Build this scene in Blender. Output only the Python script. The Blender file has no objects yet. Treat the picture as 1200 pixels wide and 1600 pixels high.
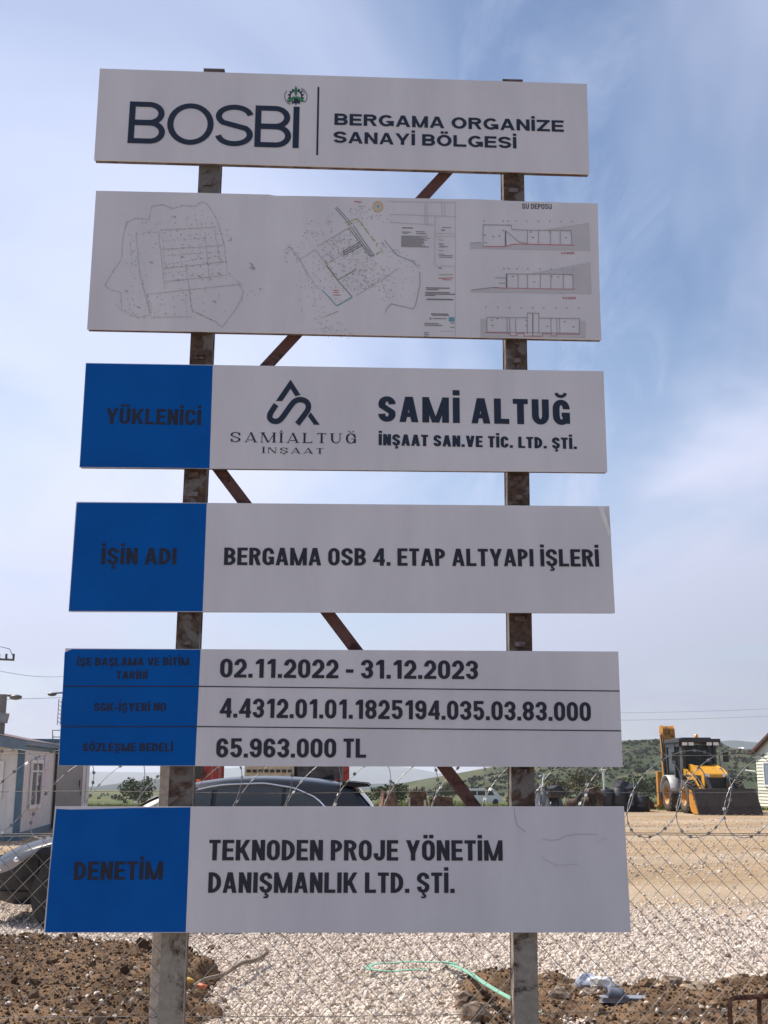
import bpy, math, random
import numpy as np
from mathutils import Vector, Matrix, noise as mnoise
R = math.radians
random.seed(7)
rng = np.random.default_rng(7)
S_ = bpy.context.scene
COL = S_.collection

# ---------------------------------------------------------------- camera
F = 1750.0            # focal length in photo pixels (1200 x 1600)
PITCH = R(12.99)
EYE = 1.6
cam_d = bpy.data.cameras.new('camera')
cam = bpy.data.objects.new('camera', cam_d)
COL.objects.link(cam)
S_.camera = cam
cam_d.sensor_fit = 'VERTICAL'
cam_d.sensor_height = 36.0
cam_d.lens = F / 1600 * 36.0
cam_d.clip_start = 0.05
cam_d.clip_end = 30000
cam.location = (0, 0, EYE)
cam.rotation_euler = (R(90) + PITCH, 0, 0)

# ---------------------------------------------------------------- sky, sun, exposure
SUN_AZ = R(-56)       # from +Y, negative = to the left
SUN_EL = R(52)
W = bpy.data.worlds.new('World')
S_.world = W
W.use_nodes = True
wt = W.node_tree
wt.nodes.clear()
def wn(t, **k):
    n = wt.nodes.new(t)
    for a, b in k.items(): setattr(n, a, b)
    return n
wl = wt.links.new
sky = wn('ShaderNodeTexSky', sky_type='NISHITA', sun_disc=False)
sky.sun_elevation = SUN_EL
sky.sun_rotation = SUN_AZ
sky.air_density = 1.0
sky.dust_density = .5
sky.ozone_density = 2.2
tc = wn('ShaderNodeTexCoord')
sep = wn('ShaderNodeSeparateXYZ'); wl(tc.outputs['Generated'], sep.inputs[0])
zc = wn('ShaderNodeMath', operation='MAXIMUM'); wl(sep.outputs['Z'], zc.inputs[0]); zc.inputs[1].default_value = 0.0
za = wn('ShaderNodeMath', operation='ADD'); wl(zc.outputs[0], za.inputs[0]); za.inputs[1].default_value = 0.16
dx = wn('ShaderNodeMath', operation='DIVIDE'); wl(sep.outputs['X'], dx.inputs[0]); wl(za.outputs[0], dx.inputs[1])
dy = wn('ShaderNodeMath', operation='DIVIDE'); wl(sep.outputs['Y'], dy.inputs[0]); wl(za.outputs[0], dy.inputs[1])
cmb = wn('ShaderNodeCombineXYZ'); wl(dx.outputs[0], cmb.inputs[0]); wl(dy.outputs[0], cmb.inputs[1])
CLOUD_A, CLOUD_B = 18.4, 12.2
def cloud(rotz, scl, nscale, detail, rough, lo, hi, seed):
    mp = wn('ShaderNodeMapping'); wl(cmb.outputs[0], mp.inputs[0])
    mp.inputs['Rotation'].default_value = (0, 0, rotz); mp.inputs['Scale'].default_value = scl
    mp.inputs['Location'].default_value = (seed, seed * .37, 0)
    n = wn('ShaderNodeTexNoise'); wl(mp.outputs[0], n.inputs['Vector'])
    n.inputs['Scale'].default_value = nscale; n.inputs['Detail'].default_value = detail
    n.inputs['Roughness'].default_value = rough; n.inputs['Distortion'].default_value = .6
    r = wn('ShaderNodeMapRange', interpolation_type='SMOOTHSTEP'); wl(n.outputs[0], r.inputs[0])
    r.inputs[1].default_value = lo; r.inputs[2].default_value = hi
    return r.outputs[0]
c1 = cloud(R(-30), (1.0, .62, 1), .95, 5, .52, .40, .70, CLOUD_A)    # broad soft patches
c2 = cloud(R(-38), (1.9, .55, 1), 2.4, 9, .62, .44, .80, CLOUD_B)    # wisps combed upward
mx = wn('ShaderNodeMath', operation='MAXIMUM')
s2 = wn('ShaderNodeMath', operation='MULTIPLY'); wl(c2, s2.inputs[0]); s2.inputs[1].default_value = .55
wl(c1, mx.inputs[0]); wl(s2.outputs[0], mx.inputs[1])
# thicker veil towards the horizon (longer path through thin cloud)
hz = wn('ShaderNodeMapRange', interpolation_type='SMOOTHSTEP'); wl(sep.outputs['Z'], hz.inputs[0])
hz.inputs[1].default_value = .42; hz.inputs[2].default_value = .0; hz.inputs[3].default_value = .04; hz.inputs[4].default_value = .74
m2 = wn('ShaderNodeMath', operation='MULTIPLY_ADD'); wl(mx.outputs[0], m2.inputs[0]); m2.inputs[1].default_value = .68; wl(hz.outputs[0], m2.inputs[2])
m3 = wn('ShaderNodeMath', operation='MINIMUM'); wl(m2.outputs[0], m3.inputs[0]); m3.inputs[1].default_value = .93
mixc = wn('ShaderNodeMix', data_type='RGBA'); wl(m3.outputs[0], mixc.inputs[0]); wl(sky.outputs[0], mixc.inputs[6])
# thin cloud scatters forward: bright towards the sun, duller away from it
dot = wn('ShaderNodeVectorMath', operation='DOT_PRODUCT'); wl(tc.outputs['Generated'], dot.inputs[0])
dot.inputs[1].default_value = (math.sin(SUN_AZ) * math.cos(SUN_EL), math.cos(SUN_AZ) * math.cos(SUN_EL), math.sin(SUN_EL))
ph = wn('ShaderNodeMapRange', interpolation_type='SMOOTHSTEP'); wl(dot.outputs['Value'], ph.inputs[0])
ph.inputs[1].default_value = -.55; ph.inputs[2].default_value = .75; ph.inputs[3].default_value = 2.6; ph.inputs[4].default_value = 8.4
cc_ = wn('ShaderNodeVectorMath', operation='SCALE'); cc_.inputs[0].default_value = (.83, .875, 1.10); wl(ph.outputs[0], cc_.inputs['Scale'])
lo_ = wn('ShaderNodeMapRange', interpolation_type='SMOOTHSTEP'); wl(sep.outputs['Z'], lo_.inputs[0])   # dusty air dims the low cloud
lo_.inputs[1].default_value = 0.; lo_.inputs[2].default_value = .34; lo_.inputs[3].default_value = .74; lo_.inputs[4].default_value = 1.0
cd_ = wn('ShaderNodeVectorMath', operation='SCALE'); wl(cc_.outputs[0], cd_.inputs[0]); wl(lo_.outputs[0], cd_.inputs['Scale'])
wl(cd_.outputs[0], mixc.inputs[7])
bg = wn('ShaderNodeBackground'); wl(mixc.outputs[2], bg.inputs[0]); bg.inputs[1].default_value = 0.098
wo = wn('ShaderNodeOutputWorld'); wl(bg.outputs[0], wo.inputs[0])

sun_d = bpy.data.lights.new('sun', 'SUN')
sun_d.energy = 4.9
sun_d.angle = R(0.55)
sun_d.color = (1.0, .935, .84)
sun = bpy.data.objects.new('sun', sun_d); COL.objects.link(sun)
sdir = Vector((math.sin(SUN_AZ) * math.cos(SUN_EL), math.cos(SUN_AZ) * math.cos(SUN_EL), math.sin(SUN_EL)))
sun.rotation_euler = sdir.to_track_quat('Z', 'Y').to_euler()
sun.location = (-20, 15, 30)
S_.view_settings.view_transform = 'Standard'
S_.view_settings.look = 'None'
S_.view_settings.gamma = 1
S_.view_settings.exposure = 0.40
try:
    S_.cycles.max_bounces = 8; S_.cycles.volume_bounces = 1
    S_.cycles.transparent_max_bounces = 12
except Exception: pass

# ---------------------------------------------------------------- pixel helpers (photo pixel -> place in the world)
CP, SP = math.cos(PITCH), math.sin(PITCH)
def ray(px, py):
    a, b = (px - 600) / F, -(py - 800) / F
    return Vector((a, CP - b * SP, SP + b * CP))
def G(px, py, z=0.0):
    d = ray(px, py); t = (z - EYE) / d.z
    return Vector((d.x * t, d.y * t, z))
def AT(px, py, Y):
    d = ray(px, py); t = Y / d.y
    return Vector((d.x * t, Y, EYE + d.z * t))
SIGN_D, SIGN_YAW = 6.1, R(2.5)
SU = Vector((math.cos(SIGN_YAW), math.sin(SIGN_YAW), 0)); SN = Vector((-math.sin(SIGN_YAW), math.cos(SIGN_YAW), 0))
SO = Vector((0, SIGN_D, 0))
def S(px, py, off=0.0):
    d = ray(px, py); o = Vector((0, 0, EYE))
    t = (off - (o - SO).dot(SN)) / d.dot(SN)
    p = o + d * t - SO
    return (p.dot(SU), p.z)

# ---------------------------------------------------------------- materials
class NT:
    def __init__(s, name):
        s.m = bpy.data.materials.new(name); s.m.use_nodes = True
        s.t = s.m.node_tree; s.t.nodes.clear()
        s.out = s.n('ShaderNodeOutputMaterial')
    def n(s, t, ins=None, **k):
        x = s.t.nodes.new(t)
        for a, b in k.items(): setattr(x, a, b)
        for a, b in (ins or {}).items(): s.set(x, a, b)
        return x
    def set(s, x, a, b):
        if hasattr(b, 'is_linked') or isinstance(b, bpy.types.NodeSocket): s.t.links.new(b, x.inputs[a])
        else: x.inputs[a].default_value = b
    def noise(s, scale, detail=5, rough=.55, vec=None, dist=0):
        x = s.n('ShaderNodeTexNoise', {'Scale': scale, 'Detail': detail, 'Roughness': rough, 'Distortion': dist})
        if vec is not None: s.set(x, 'Vector', vec)
        return x.outputs[0]
    def rng(s, v, a, b, c=0., d=1., smooth=True):
        x = s.n('ShaderNodeMapRange', {0: v, 1: a, 2: b, 3: c, 4: d}, interpolation_type='SMOOTHSTEP' if smooth else 'LINEAR')
        return x.outputs[0]
    def mix(s, f, a, b, blend='MIX'):
        x = s.n('ShaderNodeMix', data_type='RGBA', blend_type=blend)
        s.set(x, 0, f); s.set(x, 6, a); s.set(x, 7, b)
        return x.outputs[2]
    def math(s, op, a, b=0.0):
        x = s.n('ShaderNodeMath', {0: a, 1: b}, operation=op); return x.outputs[0]
    def bump(s, h, strength, dist=.01):
        return s.n('ShaderNodeBump', {'Height': h, 'Strength': strength, 'Distance': dist}).outputs[0]
    def pos(s): return s.n('ShaderNodeNewGeometry').outputs['Position']
    def island(s): return s.n('ShaderNodeNewGeometry').outputs['Random Per Island']
    def obj(s): return s.n('ShaderNodeTexCoord').outputs['Object']
    def bsdf(s, col, rough=.6, metal=0., normal=None, **k):
        b = s.n('ShaderNodeBsdfPrincipled', {'Base Color': col, 'Roughness': rough, 'Metallic': metal})
        if normal is not None: s.set(b, 'Normal', normal)
        for a, v in k.items(): s.set(b, a.replace('_', ' '), v)
        s.t.links.new(b.outputs[0], s.out.inputs[0]); return s.m
def c4(c): return (c[0], c[1], c[2], 1)
_mc = {}
def mat(name, col, rough=.6, metal=0., var=.12, vs=6., bump=0., bs=60., spec=None, coat=0.):
    if name in _mc: return _mc[name]
    t = NT(name); o = t.obj()
    n = t.noise(vs, 6, .6, o)
    a = c4([max(0, x * (1 - var)) for x in col]); b = c4([min(1, x * (1 + var)) for x in col])
    colr = t.mix(t.rng(n, .3, .7), a, b)
    nm = t.bump(t.noise(bs, 4, .6, o), bump, .01) if bump else None
    k = {}
    if spec is not None: k['Specular_IOR_Level'] = spec
    if coat: k['Coat_Weight'] = coat; k['Coat_Roughness'] = .05
    rr = t.rng(t.noise(vs * 2.3, 4, .6, o), .3, .7, max(.03, rough - .08), min(1, rough + .08))
    m = t.bsdf(colr, rr, metal, nm, **k)
    _mc[name] = m; return m
def rusty(name, paint, rust, amt=.5, scale=5., rough=.65, metal=0.):
    if name in _mc: return _mc[name]
    t = NT(name); o = t.obj()
    n = t.noise(scale, 9, .65, o, .4); n2 = t.noise(scale * 6, 6, .6, o)
    f = t.rng(n, amt - .06, amt + .06)
    pc = t.mix(t.rng(n2, .3, .7), c4([x * .8 for x in paint]), c4([min(1, x * 1.15) for x in paint]))
    rc = t.mix(t.rng(n2, .35, .7), c4([x * .55 for x in rust]), c4(rust))
    m = t.bsdf(t.mix(f, rc, pc), t.rng(f, 0, 1, .85, rough), metal, t.bump(n2, .25, .004))
    _mc[name] = m; return m

def board_white():
    t = NT('white_vinyl'); o = t.obj()
    st = t.n('ShaderNodeMapping', {0: o, 'Scale': (1.2, 1.2, .35)}).outputs[0]
    n = t.noise(2.2, 5, .6, st); f = t.noise(40, 4, .6, o)
    c = t.mix(t.rng(n, .25, .75), (.61, .59, .63, 1), (.71, .69, .725, 1))
    sk = t.noise(9, 5, .65, t.n('ShaderNodeMapping', {0: o, 'Scale': (1, 1, .10)}).outputs[0]); c = t.mix(t.rng(sk, .56, .76, 0, .22), c, (.50, .47, .46, 1))   # faint rain streaks
    dirt = t.rng(t.noise(7, 8, .7, o), .60, .82, 0, .30)
    c = t.mix(dirt, c, (.46, .43, .41, 1))
    w = t.noise(5.5, 3, .5, o, .3)
    return t.bsdf(c, t.rng(f, .3, .7, .36, .5), 0, t.bump(w, .10, .02), Specular_IOR_Level=.35)
def board_blue():
    t = NT('blue_vinyl'); o = t.obj()
    n = t.noise(3.0, 5, .6, o)
    c = t.mix(t.rng(n, .25, .75), (.000, .084, .36, 1), (.000, .104, .42, 1))
    return t.bsdf(c, t.rng(t.noise(30, 3, .6, o), .3, .7, .36, .48), 0, t.bump(t.noise(5, 3, .5, o, .3), .10, .02), Specular_IOR_Level=.08)
M_WHITE, M_BLUE = board_white(), board_blue()
M_INK = mat('black_ink', (.023, .025, .040), .45, var=.08, spec=.3)
M_NAVY = mat('navy_ink', (.018, .028, .055), .45, var=.06, spec=.3)
M_DIM = mat('faded_black_ink', (.014, .018, .040), .45, var=.2, vs=14, spec=.3)
M_GREY = mat('grey_print', (.33, .32, .34), .5, var=.05)
M_HATCH = mat('hatched_print', (.52, .50, .53), .5, var=.04)
M_RED = mat('red_print', (.50, .16, .17), .5, var=.05)
M_GREEN = mat('green_print', (.03, .22, .09), .5, var=.08)
M_OLIVE = mat('olive_print', (.40, .42, .20), .5, var=.05)
M_TEAL = mat('teal_print', (.12, .33, .42), .5, var=.05)
M_OCHRE = mat('ochre_print', (.60, .42, .16), .5, var=.05)
M_FRAME = rusty('board_frame_steel', (.16, .14, .14), (.14, .08, .06), .5, 9)
def post_mat():
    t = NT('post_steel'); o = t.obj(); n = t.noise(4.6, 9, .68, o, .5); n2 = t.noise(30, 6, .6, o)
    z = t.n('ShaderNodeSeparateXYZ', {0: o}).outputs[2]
    n = t.math('ADD', n, t.rng(z, .7, 1.9, .035, 0.))        # less rust and paler paint towards the foot
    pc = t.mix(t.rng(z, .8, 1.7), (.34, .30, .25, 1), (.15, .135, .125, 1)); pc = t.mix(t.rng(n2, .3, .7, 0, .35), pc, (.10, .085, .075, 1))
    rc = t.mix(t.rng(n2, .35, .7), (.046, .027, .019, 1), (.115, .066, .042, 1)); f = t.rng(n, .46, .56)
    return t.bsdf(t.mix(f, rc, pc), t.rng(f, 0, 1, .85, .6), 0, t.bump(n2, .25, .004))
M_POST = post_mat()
M_BRACE = rusty('red_oxide_steel', (.115, .045, .038), (.07, .03, .02), .44, 8, .65)
M_GALV = mat('galvanised_wire', (.23, .22, .21), .55, .5, var=.18, vs=30)
M_RAZOR = mat('galvanised_tape', (.25, .25, .255), .5, .65, var=.2, vs=25)
M_FPOST = rusty('pale_fence_post', (.52, .47, .42), (.30, .20, .13), .36, 7, .7)

# ---------------------------------------------------------------- mesh builder
class MB:
    def __init__(s): s.v = []; s.f = []; s.mi = []; s.smooth = []
    def add(s, vs, fs, mi=0, smooth=False):
        b = len(s.v); s.v.extend([tuple(x) for x in vs])
        for f in fs: s.f.append([b + i for i in f]); s.mi.append(mi); s.smooth.append(smooth)
    def box(s, c, d, rot=None, mi=0, M=None):
        hx, hy, hz = d[0] / 2, d[1] / 2, d[2] / 2
        vs = [Vector((x * hx, y * hy, z * hz)) for z in (-1, 1) for y in (-1, 1) for x in (-1, 1)]
        if rot is not None: vs = [rot @ v for v in vs]
        vs = [v + Vector(c) for v in vs]
        if M is not None: vs = [M @ v for v in vs]
        s.add(vs, [(0, 2, 3, 1), (4, 5, 7, 6), (0, 1, 5, 4), (2, 6, 7, 3), (0, 4, 6, 2), (1, 3, 7, 5)], mi); return s
    def bb(s, lo, hi, mi=0): return s.box([(a + b) / 2 for a, b in zip(lo, hi)], [b - a for a, b in zip(lo, hi)], mi=mi)
    def prism(s, poly, a, b, axis=1, mi=0):
        n = len(poly)
        def P(p, t):
            if axis == 1: return (p[0], t, p[1])
            if axis == 0: return (t, p[0], p[1])
            return (p[0], p[1], t)
        vs = [P(p, a) for p in poly] + [P(p, b) for p in poly]
        fs = [tuple(range(n)), tuple(range(2 * n - 1, n - 1, -1))] + [(i, (i + 1) % n + 0, (i + 1) % n + n, i + n) for i in range(n)]
        s.add(vs, fs, mi); return s
    def tube(s, pts, r, seg=6, mi=0, closed=False, smooth=True, cap=True):
        pts = [Vector(p) for p in pts]; n = len(pts); rr = r if hasattr(r, '__len__') else [r] * n
        up = None; rings = []
        for i, p in enumerate(pts):
            if closed: t = pts[(i + 1) % n] - pts[i - 1]
            else: t = pts[min(i + 1, n - 1)] - pts[max(i - 1, 0)]
            if t.length < 1e-9: t = Vector((0, 0, 1))
            t.normalize()
            if up is None:
                up = Vector((0, 0, 1)) if abs(t.z) < .9 else Vector((1, 0, 0))
            a = t.cross(up)
            if a.length < 1e-6: a = t.cross(Vector((1, 0, 0.3)))
            a.normalize(); b = a.cross(t); up = b
            rings.append([p + (a * math.cos(2 * math.pi * k / seg) + b * math.sin(2 * math.pi * k / seg)) * rr[i] for k in range(seg)])
        vs = [v for q in rings for v in q]; fs = []
        m = n if closed else n - 1
        for i in range(m):
            for k in range(seg):
                j = (i + 1) % n
                fs.append((i * seg + k, i * seg + (k + 1) % seg, j * seg + (k + 1) % seg, j * seg + k))
        s.add(vs, fs, mi, smooth)
        if cap and not closed: s.add(rings[0], [tuple(range(seg))], mi); s.add(rings[-1], [tuple(range(seg))], mi)
        return s
    def lathe(s, prof, seg, M, mi=0, smooth=True, close=False):
        # prof: (radius, axial) revolved about local Y
        n = len(prof); vs = []
        for k in range(seg):
            a = 2 * math.pi * k / seg
            for (r, h) in prof: vs.append(M @ Vector((r * math.cos(a), h, r * math.sin(a))))
        fs = []
        for k in range(seg):
            k2 = (k + 1) % seg
            for i in range(n if close else n - 1):
                j = (i + 1) % n; fs.append((k * n + i, k * n + j, k2 * n + j, k2 * n + i))
        s.add(vs, fs, mi, smooth); return s
    def grid(s, rows, mi=0, smooth=True):
        n = len(rows[0]); vs = [v for r in rows for v in r]; fs = []
        for i in range(len(rows) - 1):
            for j in range(n - 1): fs.append((i * n + j, i * n + j + 1, (i + 1) * n + j + 1, (i + 1) * n + j))
        s.add(vs, fs, mi, smooth); return s
    def build(s, name, m, parent=None, bevel=0., subsurf=0, loc=None, solid=0., label=None):
        me = bpy.data.meshes.new(name); me.from_pydata(s.v, [], s.f)
        ms = m if isinstance(m, (list, tuple)) else [m]
        for x in ms: me.materials.append(x)
        me.polygons.foreach_set('material_index', s.mi); me.polygons.foreach_set('use_smooth', s.smooth); me.update()
        o = bpy.data.objects.new(name, me); COL.objects.link(o)
        if parent is not None: o.parent = parent
        if loc is not None: o.location = loc
        if solid: d = o.modifiers.new('solid', 'SOLIDIFY'); d.thickness = solid; d.offset = -1
        if bevel: d = o.modifiers.new('bevel', 'BEVEL'); d.width = bevel; d.segments = 2; d.limit_method = 'ANGLE'; d.angle_limit = R(40)
        if subsurf: d = o.modifiers.new('sub', 'SUBSURF'); d.levels = subsurf; d.render_levels = subsurf
        if label: o['label'] = label
        return o
def np_mesh(name, V, Fc, m, nv=3, smooth=False):
    me = bpy.data.meshes.new(name); V = np.ascontiguousarray(V, np.float32); Fc = np.ascontiguousarray(Fc, np.int32)
    me.vertices.add(len(V)); me.vertices.foreach_set('co', V.ravel())
    me.loops.add(Fc.size); me.loops.foreach_set('vertex_index', Fc.ravel())
    me.polygons.add(len(Fc)); me.polygons.foreach_set('loop_start', np.arange(0, Fc.size, nv, dtype=np.int32))
    try: me.polygons.foreach_set('loop_total', np.full(len(Fc), nv, np.int32))
    except Exception: pass
    me.polygons.foreach_set('use_smooth', np.full(len(Fc), smooth))
    me.materials.append(m); me.update(calc_edges=True); me.validate()
    o = bpy.data.objects.new(name, me); COL.objects.link(o); return o
def tag(o, label=None, cat=None, group=None, kind=None):
    if label: o['label'] = label
    if cat: o['category'] = cat
    if group: o['group'] = group
    if kind: o['kind'] = kind
    return o
def thing(name, label, cat, loc=(0, 0, 0), rz=0., group=None):
    o = bpy.data.objects.new(name, None); COL.objects.link(o); o.location = loc; o.rotation_euler = (0, 0, rz)
    o.empty_display_size = .2
    return tag(o, label, cat, group)
def copy_tree(o, parent=None):
    c = o.copy(); COL.objects.link(c)
    if parent is not None: c.parent = parent
    for ch in list(o.children): copy_tree(ch, c)
    return c
def interp(x, tab): return float(np.interp(x, [t[0] for t in tab], [t[1] for t in tab]))

# ---------------------------------------------------------------- lettering (own stroke alphabet)
def stroke(pts, tx, ty, closed=False):
    q = [(x / tx, y / ty) for x, y in pts]; q = [p for i, p in enumerate(q) if i == 0 or math.hypot(p[0] - q[i - 1][0], p[1] - q[i - 1][1]) > 1e-4]
    if closed and math.hypot(q[0][0] - q[-1][0], q[0][1] - q[-1][1]) < 1e-4: q = q[:-1]
    q = np.array(q, float); n = len(q); L = []; Rr = []
    for i in range(n):
        if closed: a, b = q[i] - q[i - 1], q[(i + 1) % n] - q[i]
        else: a = q[i] - q[i - 1] if i > 0 else q[1] - q[0]; b = q[i + 1] - q[i] if i < n - 1 else a
        a = a / (np.linalg.norm(a) + 1e-12); b = b / (np.linalg.norm(b) + 1e-12)
        na = np.array((-a[1], a[0])); nb = np.array((-b[1], b[0])); m = na + nb; m /= (np.linalg.norm(m) + 1e-12)
        k = .5 / max(.45, m.dot(na)); L.append(q[i] + m * k); Rr.append(q[i] - m * k)
    out = []
    for i in range(n if closed else n - 1):
        j = (i + 1) % n; out.append([L[i], L[j], Rr[j], Rr[i]])
    return [[(p[0] * tx, p[1] * ty) for p in f] for f in out]
def arc(cx, cy, rx, ry, a0, a1, n=14):
    return [(cx + rx * math.cos(R(a0 + (a1 - a0) * i / n)), cy + ry * math.sin(R(a0 + (a1 - a0) * i / n))) for i in range(n + 1)]
def rect(x0, y0, x1, y1): return [[(x0, y0), (x1, y0), (x1, y1), (x0, y1)]]
def diag(x0, y0, x1, y1, h): return [[(x0 - h, y0), (x0 + h, y0), (x1 + h, y1), (x1 - h, y1)]]
def glyph(c, w, tx, ty, serif=False):
    """strokes (each a list of quads) of a capital / digit in a box of width w and height 1"""
    L, Rt, B, T = tx / 2, w - tx / 2, ty / 2, 1 - ty / 2
    cx = w / 2; rx = (Rt - L) / 2; full = (T - B) / 2; ry = min(full, rx * 1.35); P = []
    h = tx * .5; thin = tx * (.36 if serif else .92); ht = thin / 2
    base = {'İ': 'I', 'Ş': 'S', 'Ğ': 'G', 'Ü': 'U', 'Ö': 'O', 'Ç': 'C'}.get(c, c)
    def ring(cy, r): return stroke(arc(cx, cy, rx, r, 0, 360, 28)[:-1], tx, ty, True)
    def O(): return stroke(arc(cx, T - ry, rx, ry, 0, 180) + arc(cx, B + ry, rx, ry, 180, 360), tx, ty, True)
    def bowl(y0, y1, x1):     # half-round right bowl between y0 and y1 (outer), reaching x1
        b, t = y0 + ty / 2, y1 - ty / 2; r = (t - b) / 2; xr = x1 - tx / 2; rr = min(xr - L, r * 1.15 if w < .8 else r * 1.35)
        return stroke([(L, t), (xr - rr, t)] + arc(xr - rr, (t + b) / 2, rr, r, 90, -90, 16)[1:-1] + [(xr - rr, b), (L, b)], tx, ty)
    if base == 'A':
        k = tx * .56 if not serif else tx * .2
        P += [diag(ht, 0, cx - (k - ht if not serif else .0), 1, ht), diag(w - h, 0, cx + (k - h if not serif else -.02), 1, h), rect(w * .22, .2, w * .78, .2 + ty * .9)]
    elif base == 'B': P += [rect(0, 0, tx, 1), bowl(.5 - ty * .45, 1, w * .96), bowl(0, .5 + ty * .45, w)]
    elif base == 'C' or base == 'G':
        if ry < full * .9:
            P += [stroke([(Rt, min(.66, T - ry - .01))] + arc(cx, T - ry, rx, ry, 0, 180) + arc(cx, B + ry, rx, ry, 180, 360) + [(Rt, .36 if base == 'C' else .45)], tx, ty)]
        else: P += [stroke(arc(cx, .5, rx, ry, 42, 318 if base == 'C' else 335, 30), tx, ty)]
        if base == 'G': P += [rect(w * .52, .49 - ty * .85, w, .49), rect(w - tx * .8, .05, w, .49)]
    elif base == 'D':
        r = min(Rt - L, full * 1.2) if w > .8 else min(Rt - L, .34)
        ryd = full if w > .8 else min(full, r * 1.1)
        P += [rect(0, 0, tx, 1), stroke([(L, T), (Rt - r, T)] + arc(Rt - r, T - ryd, r, ryd, 90, 0)[1:] + arc(Rt - r, B + ryd, r, ryd, 0, -90)[:-1] + [(Rt - r, B), (L, B)], tx, ty)]
    elif base == 'E': P += [rect(0, 0, tx, 1), rect(tx * .5, 1 - ty, w, 1), rect(tx * .5, 0, w, ty), rect(tx * .5, .5 - ty * .45, w * .93, .5 + ty * .5)]
    elif base == 'H': P += [rect(0, 0, tx, 1), rect(w - tx, 0, w, 1), rect(tx * .5, .5 - ty / 2, w - tx * .5, .5 + ty / 2)]
    elif base == 'I': P += [rect(cx - h, 0, cx + h, 1)]
    elif base == 'J': P += [stroke([(Rt, 1), (Rt, B + ry)] + arc(cx, B + ry, rx, ry, 0, -180)[1:] + [(L, .36)], tx, ty)]
    elif base == 'K': P += [rect(0, 0, tx, 1), diag(tx * .9, .36, w - h, 1, h), diag(w - h, 0, w * .42, .6, h)]
    elif base == 'L': P += [rect(0, 0, tx, 1), rect(tx * .5, 0, w, ty)]
    elif base == 'M':
        a = thin if serif else tx
        P += [rect(0, 0, a, 1), rect(w - tx, 0, w, 1), diag(cx - (tx * .1), 0, h, 1, h * (.84 if not serif else .98)), diag(cx + (tx * .1 if not serif else 0), 0, w - (h if not serif else ht), 1, h * .84 if not serif else ht)]
    elif base == 'N':
        a = thin if serif else tx
        P += [rect(0, 0, a, 1), rect(w - a, 0, w, 1), diag(w - h, 0, h, 1, h * .98)]
    elif base == 'O' or c == '0': P += [O()]
    elif base == 'P': P += [rect(0, 0, tx, 1), bowl(.40, 1, w)]
    elif base == 'R': P += [rect(0, 0, tx, 1), bowl(.44, 1, w * .97), diag(w - h * .95, 0, w * .55, .5, h)]
    elif base == 'S':
        r = full / 2
        P += [stroke(arc(cx, T - r, rx, r, 8, 225, 18) + arc(cx, B + r, rx, r, 45, -172, 18), tx, ty)]
        if w < .8: P[-1] = stroke([(Rt, .69)] + arc(cx, T - r, rx, r, 18, 205, 16) + [(L + (Rt - L) * .28, .555), (L + (Rt - L) * .72, .445)] + arc(cx, B + r, rx, r, 25, -162, 16) + [(L, .31)], tx, ty)
    elif base == 'T': P += [rect(0, 1 - ty, w, 1), rect(cx - h, 0, cx + h, 1)]
    elif base == 'U':
        if serif: P += [stroke([(L, 1), (L, B + ry)] + arc(cx, B + ry, rx, ry, 180, 270)[1:], tx, ty), stroke(arc(cx, B + ry, rx, ry, 270, 360) + [(Rt, 1)], thin, ty)]
        else: P += [stroke([(L, 1)] + arc(cx, B + ry, rx, ry, 180, 360) + [(Rt, 1)], tx, ty)]
    elif base == 'V': P += [diag(cx - tx * .08, 0, h, 1, h), diag(cx + tx * .08, 0, w - h, 1, h)]
    elif base == 'Y': P += [rect(cx - h, 0, cx + h, .46), diag(cx - tx * .02, .36, h, 1, h), diag(cx + tx * .02, .36, w - h, 1, h)]
    elif base == 'Z': P += [rect(0, 1 - ty, w, 1), rect(0, 0, w, ty), diag(h * 1.1, ty * .5, w - h * 1.1, 1 - ty * .5, h * 1.1)]
    elif c == '1': P += [rect(w - tx, 0, w, 1), [[(0, .70), (w - tx * .5, .78), (w - tx * .5, .98), (w - tx, 1)], [(0, .70), (w - tx, 1), (w - tx * 1.05, .84), (0, .83)]]]
    elif c == '2':
        r = .27
        P += [stroke([(L, .66)] + arc(cx, T - r, rx, r, 172, -22, 16) + [(cx + rx * .35, .40), (L + .01, ty * .75)], tx, ty * 1.05), rect(0, 0, w, ty)]
    elif c == '3':
        r = full / 2
        P += [stroke([(L, .70)] + arc(cx, T - r, rx, r, 165, -78, 16) + [(cx * .75, .5)], tx, ty), stroke([(cx * .75, .505)] + arc(cx, B + r, rx, r, 78, -165, 16) + [(L, .29)], tx, ty)]
    elif c == '4': P += [rect(w - tx * 1.25, 0, w - tx * .25, 1), rect(0, .2, w, .2 + ty), diag(tx * .46, .2 + ty * .5, w - tx * .82, 1, tx * .46)]
    elif c == '5':
        P += [rect(.06, 1 - ty, w * .95, 1), rect(.045, .46, .045 + tx * .88, 1), stroke([(L + .03, .52)] + arc(cx, B + .26, rx, .26, 128, -160, 18) + [(L, .28)], tx, ty)]
    elif c == '6': P += [ring(B + .225, .225), stroke(arc(cx, T - ry, rx, ry, 6, 180) + [(L, .3)], tx, ty)]
    elif c == '9': P += [ring(T - .225, .225), stroke(arc(cx, B + ry, rx, ry, -174, 0) + [(Rt, .7)], tx, ty)]
    elif c == '8': P += [ring(T - (full / 2) * .96, full / 2 * .96), ring(B + full / 2 * 1.02, full / 2 * 1.02)]
    elif c == '.': P += [rect(0, 0, w, ty * 1.25)]
    elif c == '-': P += [rect(0, .30, w, .30 + ty * 1.1)]
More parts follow.
